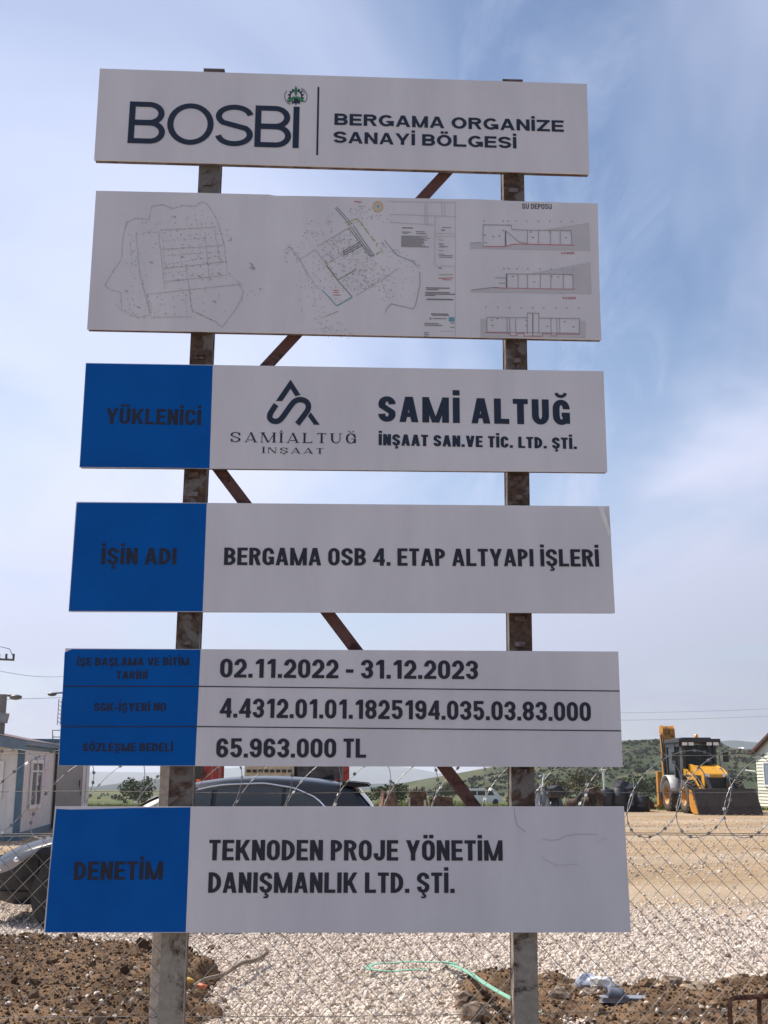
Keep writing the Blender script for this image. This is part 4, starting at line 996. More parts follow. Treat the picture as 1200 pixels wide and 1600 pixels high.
for sgn in (-1, 1):
    for (x0, x1) in ((1.72, 2.42), (2.47, 3.18), (3.22, 3.66)):
        mb = MB(); cols = []
        for x in np.linspace(x0, x1, 10):
            tt = interp(x, [(1.5, .30), (1.72, .62), (2.0, .86), (2.4, .95), (3.0, .95), (3.3, .86), (3.55, .62), (3.68, .30)])
            cols.append([side_pt(x, .04 + (tt - .04) * k / 5, sgn) for k in range(6)])
        mb.grid(cols); mb.build('side_window', M_GLASS, car)
    mb = MB(); xs_ = np.linspace(1.52, 3.72, 34)
    mb.tube([side_pt(x, interp(x, [(1.52, .30), (1.72, .66), (2.0, .90), (2.4, .985), (3.0, .985), (3.3, .90), (3.55, .66), (3.72, .22)]), sgn, .010) for x in xs_], .010, 6)
    mb.tube([side_pt(x, .0, sgn, .012) for x in np.linspace(1.45, 3.72, 20)], .008, 6)
    mb.tube([side_pt(1.98, t, sgn, .012) for t in np.linspace(0, .85, 6)], .007, 5); mb.build('window_trim', M_CHROME, car)
    mb = MB()
    for pts_ in ([(.70, .90), (1.3, .955)], ):
        mb.tube([side_low(x_, z_, sgn) for x_, z_ in zip(np.linspace(.66, 1.42, 10), np.linspace(.80, .925, 10))], .005, 4)
    mb.tube([side_low(.645, z_, sgn) for z_ in np.linspace(.40, .76, 8)], .004, 4); mb.tube([side_low(1.55, z_, sgn) for z_ in np.linspace(.32, .94, 10)], .004, 4); mb.tube([side_low(2.45, z_, sgn) for z_ in np.linspace(.30, .98, 10)], .004, 4)
    mb.tube([side_low(x_, .36, sgn) for x_ in np.linspace(.10, .60, 8)], .006, 4); mb.build('panel_gap', M_BLACKP, car)
    # mirror
    V, Fc = V2; mb.add([(1.62 + v[0] * .09, sgn * (1.0 + v[1] * .11 - .01), 1.04 + v[2] * .075) for v in V], [tuple(f) for f in Fc], 0, True); mb.tube([(1.62, sgn * .88, .98), (1.62, sgn * .95, 1.01)], .025, 6)
    mb.build('side_mirror', M_CARP, car)
    # headlight patch
    mb = MB(); rows = []
    for x in np.linspace(.05, .62, 12):
        s = csec(x); zb = interp(x, [(.05, .48), (.35, .58), (.64, .775)]); zt_ = interp(x, [(.05, .58), (.3, .70), (.64, .80)]); row = []
        for k in range(5):
            z = zb + (zt_ - zb) * k / 4; y = np.interp(z, [q[1] for q in s[:7]], [q[0] for q in s[:7]]); row.append((x, sgn * (y + .012), z))
        rows.append(row)
    mb.grid(rows); hl = mb.build('headlight', NT('headlight_lens' ).bsdf((.20, .205, .22, 1), .12, .25, None, Coat_Weight=.6), car)
    mb = MB()
    for (hx, hz, r_) in ((.20, .585, .045), (.40, .68, .035)):
        s = csec(hx); y = np.interp(hz, [q[1] for q in s[:7]], [q[0] for q in s[:7]]); mb.add([(hx + v[0] * r_, sgn * (y + .006 + v[1] * .02), hz + v[2] * r_ * .8) for v in V], [tuple(f) for f in Fc], 0, True)
    mb.build('lamp_reflector', M_CHROME, hl)
    mb = MB(); mb.add([(.10 + v[0] * .05, sgn * (.70 + v[1] * .02), .42 + v[2] * .04) for v in V], [tuple(f) for f in Fc], 0, True); mb.build('fog_lamp', M_CHROME, car)
    for wx in (1.0, 3.52):
        Mx = Matrix.Translation((wx, sgn * .80, .335))
        ar = MB(); ar.lathe([(.0, .118 * sgn), (.375, .118 * sgn)], 28, Mx, 0, False); ar.lathe([(.375, .118 * sgn), (.40, .122 * sgn), (.40, .06 * sgn)], 28, Mx); ar.build('wheel_arch', M_BLACKP, car)
        wh = MB(); wh.lathe([(.21, .128), (.27, .13), (.315, .12), (.335, .09), (.335, -.09), (.30, -.11)] if sgn > 0 else [(.21, -.128), (.27, -.13), (.315, -.12), (.335, -.09), (.335, .09), (.30, .11)], 32, Mx)
        w_ = wh.build('wheel', M_RUB, car)
        rm = MB(); rm.lathe([(0, .132 * sgn), (.05, .132 * sgn), (.06, .124 * sgn)], 16, Mx)
        for k in range(10):
            a = k * math.pi / 5; rm.box((wx + .125 * math.cos(a), sgn * .927, .335 + .125 * math.sin(a)), (.19, .012, .028), Matrix.Rotation(-a, 3, 'Y'))
        rm.lathe([(.20, .124 * sgn), (.215, .134 * sgn), (.225, .130 * sgn)], 32, Mx); rm.build('rim', M_ALLOY, w_)
# windscreen, rear window, spoiler, grille, plate
def top_rows(x0, x1, n, yf, off):
    rr = []
    for x in np.linspace(x0, x1, n):
        s = csec(x); top = [(q[0], q[1]) for q in s[6:]]; row = []
        for k in np.linspace(-1, 1, 9):
            y = abs(k) * yf * top[0][0]; z = np.interp(y, [q[0] for q in top[::-1]], [q[1] for q in top[::-1]]); row.append((x, math.copysign(y, k), z + off))
        rr.append(row)
    return rr
mb = MB(); mb.grid(top_rows(1.36, 2.02, 7, .9, .006)); mb.build('windscreen', M_GLASS, car)
mb = MB(); mb.grid(top_rows(4.0, 4.24, 5, .88, .010)); mb.build('rear_window', M_GLASS, car)
mb = MB(); mb.prism([(3.78, 1.482), (4.10, 1.452), (4.115, 1.435), (3.95, 1.425)], -.54, .54, 1); mb.build('spoiler', M_CARP, car, bevel=.008)
mb = MB(); mb.box((-.005, 0, .60), (.03, .9, .16)); mb.build('grille', M_BLACKP, car, bevel=.01)
mb = MB(); mb.box((.02, 0, .34), (.06, 1.2, .14)); mb.build('air_intake', M_BLACKP, car, bevel=.01)
mb = MB(); mb.tube([(2.9 , 0.0, 1.54), (3.55, 0, 1.60)][:1] + [(3.62, 0, 1.525), (3.72, 0, 1.565), (3.80, 0, 1.56)][0:0] + [(3.60, 0, 1.50)], .001, 3) if False else mb.add([(3.55, -.012, 1.505), (3.72, -.012, 1.49), (3.70, 0, 1.56), (3.55, .012, 1.505), (3.72, .012, 1.49)], [(0, 1, 2), (3, 2, 4), (1, 4, 2)]); mb.build('aerial_fin', M_CARP, car)

# ================================================================ LEFT : office building, container, lamps
M_PANEL = mat('cream_panel', (.74, .735, .72), .6, var=.05, vs=3)
M_TEAL_ST = mat('teal_steel', (.085, .165, .23), .5, var=.12)
M_SLATE = mat('slate_fascia', (.13, .19, .26), .55, var=.12)
M_ROOFR = mat('brown_roof', (.16, .06, .05), .75, var=.2)
M_PVC = mat('white_pvc', (.78, .78, .78), .35, var=.03)
M_PANE = NT('window_pane').bsdf((.03, .04, .045, 1), .06, 0, None, Specular_IOR_Level=.6)
g0 = G(27, 1314); g1 = G(79, 1297.5)
offc = thing('site_office', 'cream prefabricated site office with teal corner post and brown roof at the left edge', 'building', (g0.x, g0.y, 0), 0)
L_ = g1.y - g0.y; dxw = g1.x - g0.x; wd = 6.0; EH = 2.30; RISE = .50
ang = math.atan2(-dxw, L_)
offc.rotation_euler = (0, 0, ang)
mb = MB(); mb.prism([(-wd, .12), (0, .12), (0, EH), (-wd / 2, EH + RISE), (-wd, EH)], 0, L_, 1)
wall = mb.build('wall', M_PANEL, offc)
mb = MB()
for i in range(30): mb.bb((-.16 - i * .2, -.012, .14), (-.12 - i * .2, -.001, EH - .02 + min(RISE, (.16 + i * .2) / 3 * RISE) - .12))
for i in range(int(L_ / .22)): mb.bb((.001, .2 + i * .22, .14), (.012, .235 + i * .22, EH - .02))
mb.build('panel_ribs', M_PANEL, wall)
mb = MB(); s_ = RISE / 3
mb.prism([(.08, EH - .08 + .0), (.08, EH + .0), (-wd / 2, EH + RISE + .12), (-wd - .28, EH), (-wd - .28, EH - .08), (-wd / 2, EH + RISE + .03)], -.28, L_ + .2, 1)
rf = mb.build('roof', mat('maroon_grey_roof', (.14, .09, .09), .7), offc)
mb = MB(); mb.prism([(.10, EH - .26), (.10, EH - .02), (-wd / 2, EH + RISE + .06), (-wd / 2, EH + RISE - .23)], -.32, -.285, 1); mb.bb((.085, -.28, EH - .12), (.105, L_ + .2, EH - .02)); mb.build('fascia', M_SLATE, rf)
mb = MB(); mb.bb((-.12, -.03, 0), (.03, .10, EH - .05)); mb.bb((.002, .10, 0), (.03, L_, .18)); mb.bb((-wd, -.03, 0), (-.12, -.002, .18)); mb.bb((.002, .10, EH - .22), (.03, L_, EH - .06)); mb.build('steel_frame', M_TEAL_ST, offc)
for (lo, hi, ax) in (((.0, 1.15, .62), (.0, 2.35, 1.78), 0), ((-2.1, 0, .78), (-1.0, 0, 1.78), 1)):
    fr = MB(); pn = MB()
    if ax == 0:
        y0, y1, z0_, z1_ = 1.0, 2.6, .68, 1.86
        for (a, b, c, d) in ((y0, z0_, y1, z0_ + .09), (y0, z1_ - .09, y1, z1_), (y0, z0_ + .09, y0 + .09, z1_ - .09), (y1 - .09, z0_ + .09, y1, z1_ - .09), ((y0 + y1) / 2 - .06, z0_ + .09, (y0 + y1) / 2 + .06, z1_ - .09)): fr.bb((.012, a, b), (.06, c, d))
        fr.bb((.016, y0 + .09, z1_ - .30), (.05, y1 - .09, z1_ - .26)); pn.bb((.013, y0 + .09, z0_ + .09), (.03, y1 - .09, z1_ - .09))
    else:
        x0, x1, z0_, z1_ = -1.55, -.42, .98, 1.82
        for (a, b, c, d) in ((x0, z0_, x1, z0_ + .08), (x0, z1_ - .08, x1, z1_), (x0, z0_ + .08, x0 + .08, z1_ - .08), (x1 - .08, z0_ + .08, x1, z1_ - .08)): fr.bb((a, -.06, b), (c, -.013, d))
        pn.bb((x0 + .08, -.03, z0_ + .08), (x1 - .08, -.014, z1_ - .08))
    w = fr.build('window', M_PVC, offc); pn.build('pane', M_PANE, w)
mb = MB(); mb.bb((.013, 2.95, 1.62), (.02, 3.55, 1.98)); mb.bb((.013, 2.85, 1.2), (.02, 3.4, 1.55)); mb.build('notice_sheet', mat('lilac_paper', (.62, .58, .66), .7), offc)
mb = MB(); mb.tube([(.06, L_ - .1, EH - .1), (.06, L_ - .1, 0.05)], .035, 8); mb.build('downpipe', M_BLACKP, offc)
# vent on the office roof
vp = AT(2, 1124, g0.y + 1.2)
vt = thing('roof_vent', 'grey sheet metal vent box standing on the site office roof', 'vent', (vp.x, vp.y, 0)); vb = terr(0)
zr = EH + .2
mb = MB(); mb.lathe([(.10, 0), (.10, 1.0)], 14, Matrix.Translation((0, 0, 2.45)) @ Matrix.Rotation(R(90), 4, 'X')); mb.v = [(x, y, z) for x, y, z in mb.v]; mb.build('pipe', M_GALV, vt)
mb = MB(); mb.prism([(-.18, vp.z - .05), (.10, vp.z - .08), (.14, vp.z + .14), (-.18, vp.z + .18)], -.15, .15, 1); mb.build('cowl', mat('grey_sheet', (.30, .31, .33), .5, .3), vt, bevel=.01)
# grey container behind
cD = g1.y + 1.0; cxr = AT(138, 1230, cD).x
cont = thing('grey_container', 'grey site container behind the cream office with a white corner post', 'container', (cxr, cD, 0), R(17))
mb = MB(); mb.bb((-2.6, 0, .1), (0, 5.5, 2.35))
cw = mb.build('shell', mat('grey_panel', (.36, .36, .36), .6, var=.06), cont)
mb = MB(); mb.bb((-.17, -.02, 0), (-.09, -.001, 2.3)); mb.bb((-.07, -.03, 0), (.012, -.001, 2.36)); mb.build('corner_post', M_PVC, cont)
mb = MB(); mb.bb((-2.7, -.08, 2.35), (.1, 5.6, 2.47)); mb.build('roof', M_TEAL_ST, cont)
mb = MB(); mb.bb((-1.05, -.1, 2.18), (-.72, -.06, 2.34)); mb.build('fascia_plate', M_PVC, cont)
mb = MB(); mb.box((-.25, -.05, 1.25), (.03, .04, .16)); mb.tube([(-.25, -.05, 1.2), (-.2, -.06, .9)], .008, 5); mb.build('door_handle', M_BLACKP, cont)
p0, p1 = AT(82, 1163, cD + .5), AT(82, 1141, cD + .5); p2 = AT(100, 1142, cD + .5); 
mb = MB(); mb.tube([(p0.x, cD + .5, 2.47), (p1.x, cD + .5, p1.z), (p2.x, cD + .5, p1.z), (p2.x, cD + .5, 2.47)], .02, 6); mb.tube([(p0.x, cD + .5, 2.55), (p2.x, cD + .5, 2.55)], .015, 6); o = mb.build('roof_railing', mat('grey_tube', (.22, .21, .20), .5)); tag(o, 'thin rectangular metal frame standing on the grey container roof', 'railing')
# power pole & street lamps
M_DKST = mat('dark_steel', (.09, .09, .095), .5, .3)
def lamp(px_pole, px_head, py, Yd, lab, extra):
    pz = AT(px_pole, py, Yd); hd = AT(px_head, py + 1, Yd)
    t = thing('street_lamp', lab, 'street lamp', (pz.x, Yd, terr(Yd))); z0 = terr(Yd); s = 1 if hd.x > pz.x else -1; ax = hd.x - pz.x; az = pz.z - z0
    mb = MB(); mb.tube([(0, 0, 0), (0, 0, az + 1.9)], [.14, .09], 8); mb.build('pole', M_DKST, t)
    mb = MB(); mb.tube([(0, 0, az - .05), (ax * .5, 0, az + .02), (ax, 0, az)], .05, 6); mb.build('arm', M_DKST, t)
    mb = MB(); V, Fc = V2; mb.add([(ax + v[0] * .26 + s * .12, v[1] * .15, az - .06 + v[2] * .11 - abs(v[0]) * 0) for v in V], [tuple(f) for f in Fc], 0, True); mb.build('lamp_head', mat('lamp_grey', (.12, .12, .13), .4), t)
    if extra:
        mb = MB(); mb.tube([(-.9, 0, az + 1.5), (ax * .95, 0, az + 1.42)], .05, 6)
        for q in np.linspace(.1, .92, 4): mb.tube([(ax * q, 0, az + 1.45), (ax * q, 0, az + 1.66)], .045, 6)
        mb.tube([(ax * .1, 0, az + 1.66), (ax * .4, 0, az + 1.95), (ax * .75, 0, az + 1.85), (ax * .93, 0, az + 1.5)], .014, 4)
        mb.build('crossarm', M_DKST, t)
    return t
lamp(-22, 20, 1087, 45, 'utility pole lamp with insulator crossarm reaching in at the left edge', True)
t = lamp(107, 85, 1083, 62, 'street lamp with a short arm showing left of the dates board', False)
mb = MB(); z0 = AT(100, 1092, 62).z - terr(62)
for s in (-.28, .28): mb.tube([(-.42 + s * .3, 0, z0 - 1.4), (-.42 + s * .3, 0, z0)], .02, 5)
for k in range(6): mb.tube([(-.50, 0, z0 - .1 - k * .22), (-.34, 0, z0 - .2 - k * .22)], .014, 4)
mb.build('ladder', M_DKST, t)
mb = MB(); a, b = AT(-30, 1042, 45), AT(130, 1054, 62); 
mb.tube([a.lerp(b, i / 14) - Vector((0, 0, .25 * math.sin(math.pi * i / 14))) for i in range(15)], .010, 4); a, b = AT(-30, 1094, 45), AT(130, 1089, 62); mb.tube([a.lerp(b, i / 14) for i in range(15)], .010, 4)
o = mb.build('overhead_cable', mat('cable_grey', (.25, .25, .26), .6)); tag(o, 'thin overhead cables between the two lamp poles at left', 'cable')
a, b = AT(700, 1112, 160), AT(1500, 1086, 190)
mb = MB()
for k in (0, 1): mb.tube([a.lerp(b, i / 20) - Vector((0, 0, 1.2 * math.sin(math.pi * i / 20) + k * 1.1)) for i in range(21)], .018, 4)
o = mb.build('overhead_cable', mat('cable_grey', (.25, .25, .26), .6)); tag(o, 'faint overhead power cables in the sky above the backhoe loader', 'cable')

# ================================================================ RED TRUCK behind the car
M_REDP = rusty('red_truck_paint', (.30, .025, .020), (.14, .04, .03), .40, 3, .5)
TD = 27.; tx0 = AT(303, 1210, TD).x; tx1 = AT(546, 1210, TD).x
trk = thing('red_truck', 'red flatbed truck with stake sides carrying a beige crate, behind the dark car', 'truck', (tx0, TD, 0))
Lx = tx1 - tx0
mb = MB(); mb.bb((-.6, .1, .7), (Lx + .1, 2.3, .95)); mb.build('chassis', M_DKST, trk)
mb = MB(); mb.prism([(-.75, .55), (-.75, 1.35), (-.5, 2.15), (.35, 2.2), (.35, .55)], .1, 2.2, 1); cb = mb.build('cab', M_REDP, trk, bevel=.05)
mb = MB(); mb.bb((-.35, .085, 1.40), (.2, .099, 2.0)); mb.build('cab_window', M_GLASS, cb)
mb = MB(); mb.bb((.06, -.02, 1.22), (.16, .08, 1.40)); mb.build('marker_lamp', mat('orange_lens', (.75, .16, .06), .3), cb)
mb = MB()
for x in (.42, Lx - .15): mb.bb((x, .12, .95), (x + .14, .26, 2.25))
mb.bb((.42, .14, 2.05), (Lx, .2, 2.2)); mb.bb((.42, .13, .96), (Lx, .2, 1.12)); mb.bb((2.4, .115, 1.28), (Lx - .15, .19, 1.40)); mb.build('stake_side', M_REDP, trk)
mb = MB(); mb.bb((1.15, .3, 1.0), (2.32, 1.6, 2.0)); cr = mb.build('beige_panel', mat('beige_board', (.48, .42, .30), .7, var=.15), trk)
mb = MB()
for x in (1.2, 1.75): mb.bb((x, .285, 1.2), (x + .4, .299, 1.42))
for x in np.arange(1.2, 2.2, .14): mb.bb((x, .288, 1.55), (x + .1, .299, 1.62))
mb.build('panel_openings', mat('dark_slot', (.04, .04, .04), .8), cr)
mb = MB(); mb.bb((2.4, .4, 1.0), (Lx - .2, 2.0, 1.95)); mb.build('dark_load', mat('dark_load', (.07, .07, .075), .8, var=.4), trk)
for (x, y) in ((.0, .2), (.0, 2.1), (Lx - .7, .2), (Lx - .7, 2.1)):
    mb = MB(); Mx = Matrix.Translation((x, y, .48)); mb.lathe([(0, -.1), (.26, -.12), (.46, -.13), (.48, -.1), (.48, .1), (.46, .13)], 24, Mx); mb.build('wheel', M_RUB, trk)

# ================================================================ BACKHOE LOADER
M_YEL_P = rusty('dusty_yellow_paint', (.64, .31, .018), (.40, .22, .06), .40, 3.2, .45)
M_ORG_P = rusty('worn_yellow_paint', (.46, .20, .02), (.16, .08, .03), .40, 3, .55)
M_CABB = mat('cab_black', (.022, .022, .024), .45)
M_CABG = NT('cab_glass').bsdf((.05, .07, .075, 1), .04, 0, None, Transmission_Weight=.55, IOR=1.2)
M_STEEL = rusty('bucket_steel', (.042, .032, .027), (.062, .036, .026), .46, 3, .7)
M_DUST = mat('dust_grey', (.24, .19, .14), .9, var=.3, vs=8)
M_TYRE = mat('dusty_tyre', (.075, .062, .052), .95, var=.3, vs=5, bump=.4)
M_LGREY = mat('light_grey_paint', (.42, .42, .42), .5)
bh = thing('backhoe_loader', 'yellow backhoe loader with black cab and lowered front bucket parked at the right', 'backhoe', (12.42, 46.3, 0), R(-87.5))
mb = MB(); mb.bb((-1.0, -.40, .55), (2.55, .40, 1.0)); mb.bb((-1.25, -1.05, .45), (-.95, 1.05, .95)); mb.build('chassis', M_CABB, bh, bevel=.02)
mb = MB(); mb.prism([(.95, 1.0), (.95, 1.80), (1.5, 1.78), (2.35, 1.62), (2.72, 1.48), (2.80, 1.30), (2.78, .95)], -.46, .46, 1); hd = mb.build('hood', M_YEL_P, bh, bevel=.05)
mb = MB(); mb.bb((2.785, -.38, .82), (2.83, .38, 1.34)); mb.build('grille', M_CABB, hd)
mb = MB(); mb.bb((1.2, -.475, 1.08), (2.5, -.462, 1.42)); mb.bb((1.2, .462, 1.08), (2.5, .475, 1.42)); mb.build('side_vent', M_CABB, hd)
for s in (-1, 1):
    mb = MB(); mb.bb((2.79, s * .34 - .09, 1.36), (2.84, s * .34 + .09, 1.48)); mb.build('headlight', M_CHROME, hd)
# cab
cab = MB()
pil = [(-.80, -.74), (-.80, .74), (.35, -.76), (.35, .76), (.98, -.62), (.98, .62)]
for (x, y) in pil: cab.bb((x - .05, y - .05, .95), (x + .05, y + .05, 2.66))
for s in (-1, 1):
    cab.bb((-.80, s * .74 - .05, .92), (.98, s * .74 + .05 if s > 0 else s * .74 + .05, 1.12)); cab.bb((-.80, s * .74 - .05, 2.52), (.98, s * .74 + .05, 2.66))
cab.bb((.93, -.62, .95), (1.03, .62, 1.22)); cab.bb((.94, -.03, 1.22), (1.0, .03, 2.6)); cab.bb((-.85, -.74, .95), (-.75, .74, 1.4))
cb = cab.build('cab', M_CABB, bh)
mb = MB(); mb.bb((-.92, -.84, 2.66), (1.16, .84, 2.82)); mb.bb((-.7, -.6, 2.82), (.75, .6, 2.88)); rfm = mb.build('cab_roof', M_CABB, cb, bevel=.04)
for y in (-.62, -.36, .36, .62):
    mb = MB(); mb.bb((1.165, y - .10, 2.56), (1.21, y + .10, 2.68)); mb.build('work_light', mat('lamp_white', (.75, .76, .74), .15), rfm)
for s, nm in ((-1, 0), (1, 0)):
    mb = MB(); mb.bb((-.75, s * .745 - .006, 1.12), (.30, s * .745 + .006, 2.52)); mb.bb((.40, s * .70 - .006, 1.12), (.93, s * .70 + .006, 2.52)); mb.build('side_glass', M_CABG, cb)
mb = MB(); mb.bb((.985, -.57, 1.22), (.995, -.03, 2.58)); mb.bb((.985, .03, 1.22), (.995, .57, 2.58)); mb.build('windscreen', M_CABG, cb)
mb = MB(); mb.bb((-.35, -.26, 1.1), (.15, .26, 1.45)); mb.bb((-.42, -.26, 1.45), (-.28, .26, 2.15)); mb.build('driver_seat', mat('brown_seat', (.16, .08, .05), .8), cb, bevel=.04)
mb = MB(); mb.tube([(.62 + .05 * math.cos(a), .2 * math.cos(a), 1.62 + .17 * math.sin(a)) for a in np.linspace(0, 6.283, 17)[:-1]], .018, 5, closed=True); mb.tube([(.9, 0, 1.1), (.62, 0, 1.62)], .03, 5); mb.build('steering_wheel', M_CABB, cb)
for s in (-1, 1):
    mb = MB(); mb.tube([(.98, s * .68, 2.2), (1.12, s * 1.02, 2.25)], .012, 5); mb.bb((1.08, s * 1.02 - .11, 1.92), (1.12, s * 1.02 + .11, 2.3)); mb.build('mirror', M_CABB, cb)
mb = MB(); mb.tube([(1.25, .34, 1.7), (1.25, .34, 2.45), (1.20, .34, 2.52)], .045, 8); mb.build('exhaust', M_CABB, bh)
# wheels
Rw = .63
for (x, yw) in ((0, .90), (2.25, .90)):
    for s in (-1, 1):
        Mx = Matrix.Translation((x, s * yw, Rw))
        w = MB(); pf = [(.34, .19), (.42, .215), (.54, .21), (.60, .17), (.605, 0), (.60, -.17), (.54, -.21), (.42, -.215), (.34, -.19)]
        w.lathe(pf, 36, Mx)
        for k in range(20):
            for sd in (-1, 1):
                a = (k + (.5 if sd > 0 else 0)) * 2 * math.pi / 20; rot = Matrix.Rotation(-a, 3, 'Y') @ Matrix.Rotation(R(32 * sd), 3, 'X')
                w.box((x + .605 * math.cos(a), s * yw + sd * .095, Rw + .605 * math.sin(a)), (.055, .22, .06), rot)
        wo_ = w.build('wheel', M_TYRE, bh)
        rm = MB(); rm.lathe([(0, .06 * s), (.10, .06 * s), (.12, .03 * s), (.25, .0), (.31, .12 * s), (.34, .19 * s), (.355, .2 * s)], 28, Mx); rm.build('rim', M_ORG_P, wo_)
for s in (-1, 1):
    mb = MB(); rows = []
    for a in np.linspace(R(12), R(172), 14): rows.append([(.76 * math.cos(a), s * (.66 if k == 0 else 1.14), Rw + .76 * math.sin(a)) for k in (0, 1)])
    mb.grid(rows); mb.build('rear_fender', M_LGREY, bh, solid=.03)
    mb = MB(); mb.prism([(.75, 1.55), (.95, 1.68), (1.9, 1.42), (3.05, .72), (3.35, .42), (3.2, .30), (2.9, .55), (1.75, 1.18)], s * .62 - .05, s * .62 + .05, 1); arm = mb.build('loader_arm', M_YEL_P if s > 0 else M_YEL_P, bh, bevel=.015)
    mb = MB(); mb.tube([(1.0, s * .52, 1.05), (1.9, s * .52, .98)], .055, 8); mb.tube([(1.9, s * .52, .98), (2.6, s * .56, .80)], .03, 8); mb.tube([(1.5, s * .55, 1.5), (2.4, s * .55, 1.28)], .05, 8); mb.tube([(2.4, s * .55, 1.28), (3.25, s * .58, .88)], .028, 8); mb.build('hydraulic_ram', M_CABB, arm)
    mb = MB(); mb.prism([(2.75, 1.32), (2.95, 1.38), (3.45, .92), (3.38, .80)], s * .40 - .04, s * .40 + .04, 1); mb.tube([(2.2, s * .40, 1.66), (3.0, s * .40, 1.30)], .05, 8); mb.build('tilt_link', M_CABB, arm)
    mb = MB(); mb.tube([(.98, s * .80, 1.0), (.98, s * .84, 1.6), (.98, s * .80, 2.3)], .018, 6); mb.build('grab_rail', M_CABB, bh)
    mb = MB(); mb.bb((1.2, s * .674 - .004, 1.36), (1.75, s * .674 + .004, 1.44)); mb.build('side_stripe', M_CABB, arm)
# front axle, counterweight and mudguards
mb = MB(); mb.bb((2.05, -.78, .50), (2.45, .78, .74)); mb.bb((2.55, -.36, .52), (2.78, .36, .86)); mb.build('front_axle', M_CABB, bh, bevel=.03)
mb = MB(); mb.tube([(1.0, -.25, 1.3), (1.01, .05, 2.1)], .012, 5); mb.build('wiper', M_CABB, cb)
mb = MB(); mb.lathe([(0, .16), (.07, .15), (.085, .0)], 12, Matrix.Translation((-.2, .3, 2.88)) @ Matrix.Rotation(R(90), 4, 'X')); mb.build('beacon', mat('amber_lens', (.75, .28, .03), .25), rfm)
# bucket
bp = [(3.30, .88), (3.22, .62), (3.24, .34), (3.40, .12), (3.70, .05), (4.18, .04)]
mb = MB(); rows = [[(x, -1.18, z) for x, z in bp], [(x, 1.18, z) for x, z in bp]]
mb.grid(rows); mb.grid([[(x + .03, -1.18, z - .0) for x, z in bp[:1]] + [(3.42, -1.18, .94)], [(x + .03, 1.18, z) for x, z in bp[:1]] + [(3.42, 1.18, .94)]])
bk = mb.build('bucket', M_STEEL, bh, solid=.03)
for s in (-1, 1):
    mb = MB(); mb.prism([(3.30, .90), (3.22, .62), (3.24, .34), (3.40, .12), (3.70, .05), (4.18, .04), (4.0, .30), (3.55, .86)], s * 1.19 - .015, s * 1.19 + .015, 1); mb.build('bucket_side', M_ORG_P if s < 0 else M_STEEL, bk)
# closed clam shell front of the bucket (the plate facing the photo)
mb = MB(); mb.prism([(3.62, .90), (3.70, .92), (4.02, .34), (4.16, .05), (4.06, .05), (3.92, .34)], -1.17, 1.17, 1); mb.build('clam_plate', M_STEEL, bk)
mb = MB()
for y in np.linspace(-1.1, 1.1, 8): mb.box((4.22, y, .035), (.18, .10, .03))
mb.bb((4.06, -1.19, .02), (4.16, 1.19, .05)); mb.build('bucket_teeth', mat('worn_steel', (.16, .12, .09), .5, .4), bk)
# backhoe at the rear, folded up
mb = MB(); yb = -.46
mb.prism([(-1.35, .95), (-1.05, 1.0), (-1.30, 2.0), (-1.42, 3.30), (-1.55, 3.42), (-1.85, 3.40), (-1.92, 3.2), (-1.72, 2.0)], yb - .25, yb + .25, 1); bo = mb.build('backhoe_boom', M_ORG_P, bh, bevel=.03)
mb = MB(); mb.prism([(-1.36, 1.5), (-1.18, 1.5), (-1.36, 2.7), (-1.42, 2.7)], yb - .256, yb - .2515, 1); mb.build('boom_stripe', M_CABB, bo)
mb = MB(); mb.prism([(-2.02, 3.30), (-1.86, 3.36), (-1.75, 2.3), (-1.85, 1.1), (-2.1, 1.05), (-2.2, 2.3)], yb - .15, yb + .15, 1); dp = mb.build('dipper_arm', M_ORG_P, bo, bevel=.02)
mb = MB(); mb.prism([(-2.1, 1.15), (-1.8, 1.05), (-1.75, .55), (-2.05, .35), (-2.45, .5), (-2.5, .85)], yb - .3, yb + .3, 1); mb.build('rear_bucket', M_STEEL, dp, bevel=.02)
mb = MB(); mb.tube([(-1.15, yb - .31, 1.3), (-1.33, yb - .31, 2.3)], .06, 8); mb.tube([(-1.33, yb - .31, 2.3), (-1.48, yb - .31, 3.05)], .035, 8)
mb.tube([(-1.2, yb - .27, 1.2), (-1.15, yb - .30, 2.0), (-1.35, yb - .27, 2.9), (-1.6, yb - .22, 3.3)], .022, 6); mb.build('boom_ram', M_CABB, bo)
mb = MB(); mb.bb((-1.35, -1.0, .55), (-1.05, 1.0, .68)); mb.bb((-1.4, yb - .3, .6), (-1.0, yb + .3, 1.15)); mb.build('slew_frame', M_CABB, bh)
for s in (-1, 1):
    mb = MB(); mb.bb((-1.38, s * 1.02 - .09, .22), (-1.12, s * 1.02 + .09, 1.55)); mb.bb((-1.45, s * 1.02 - .2, .15), (-1.05, s * 1.02 + .2, .22)); mb.build('stabiliser_leg', M_ORG_P, bh, bevel=.015)
mb = MB()
for k in range(6): mb.tube([(1.3 + .2 * k, .52 + .02 * k, 1.0 + .05 * (k % 2)), (1.8 + .2 * k, .62, 1.25 - .03 * k), (2.4 + .12 * k, .58, 1.0)], .02, 5)
mb.build('hydraulic_hose', M_CABB, bh)

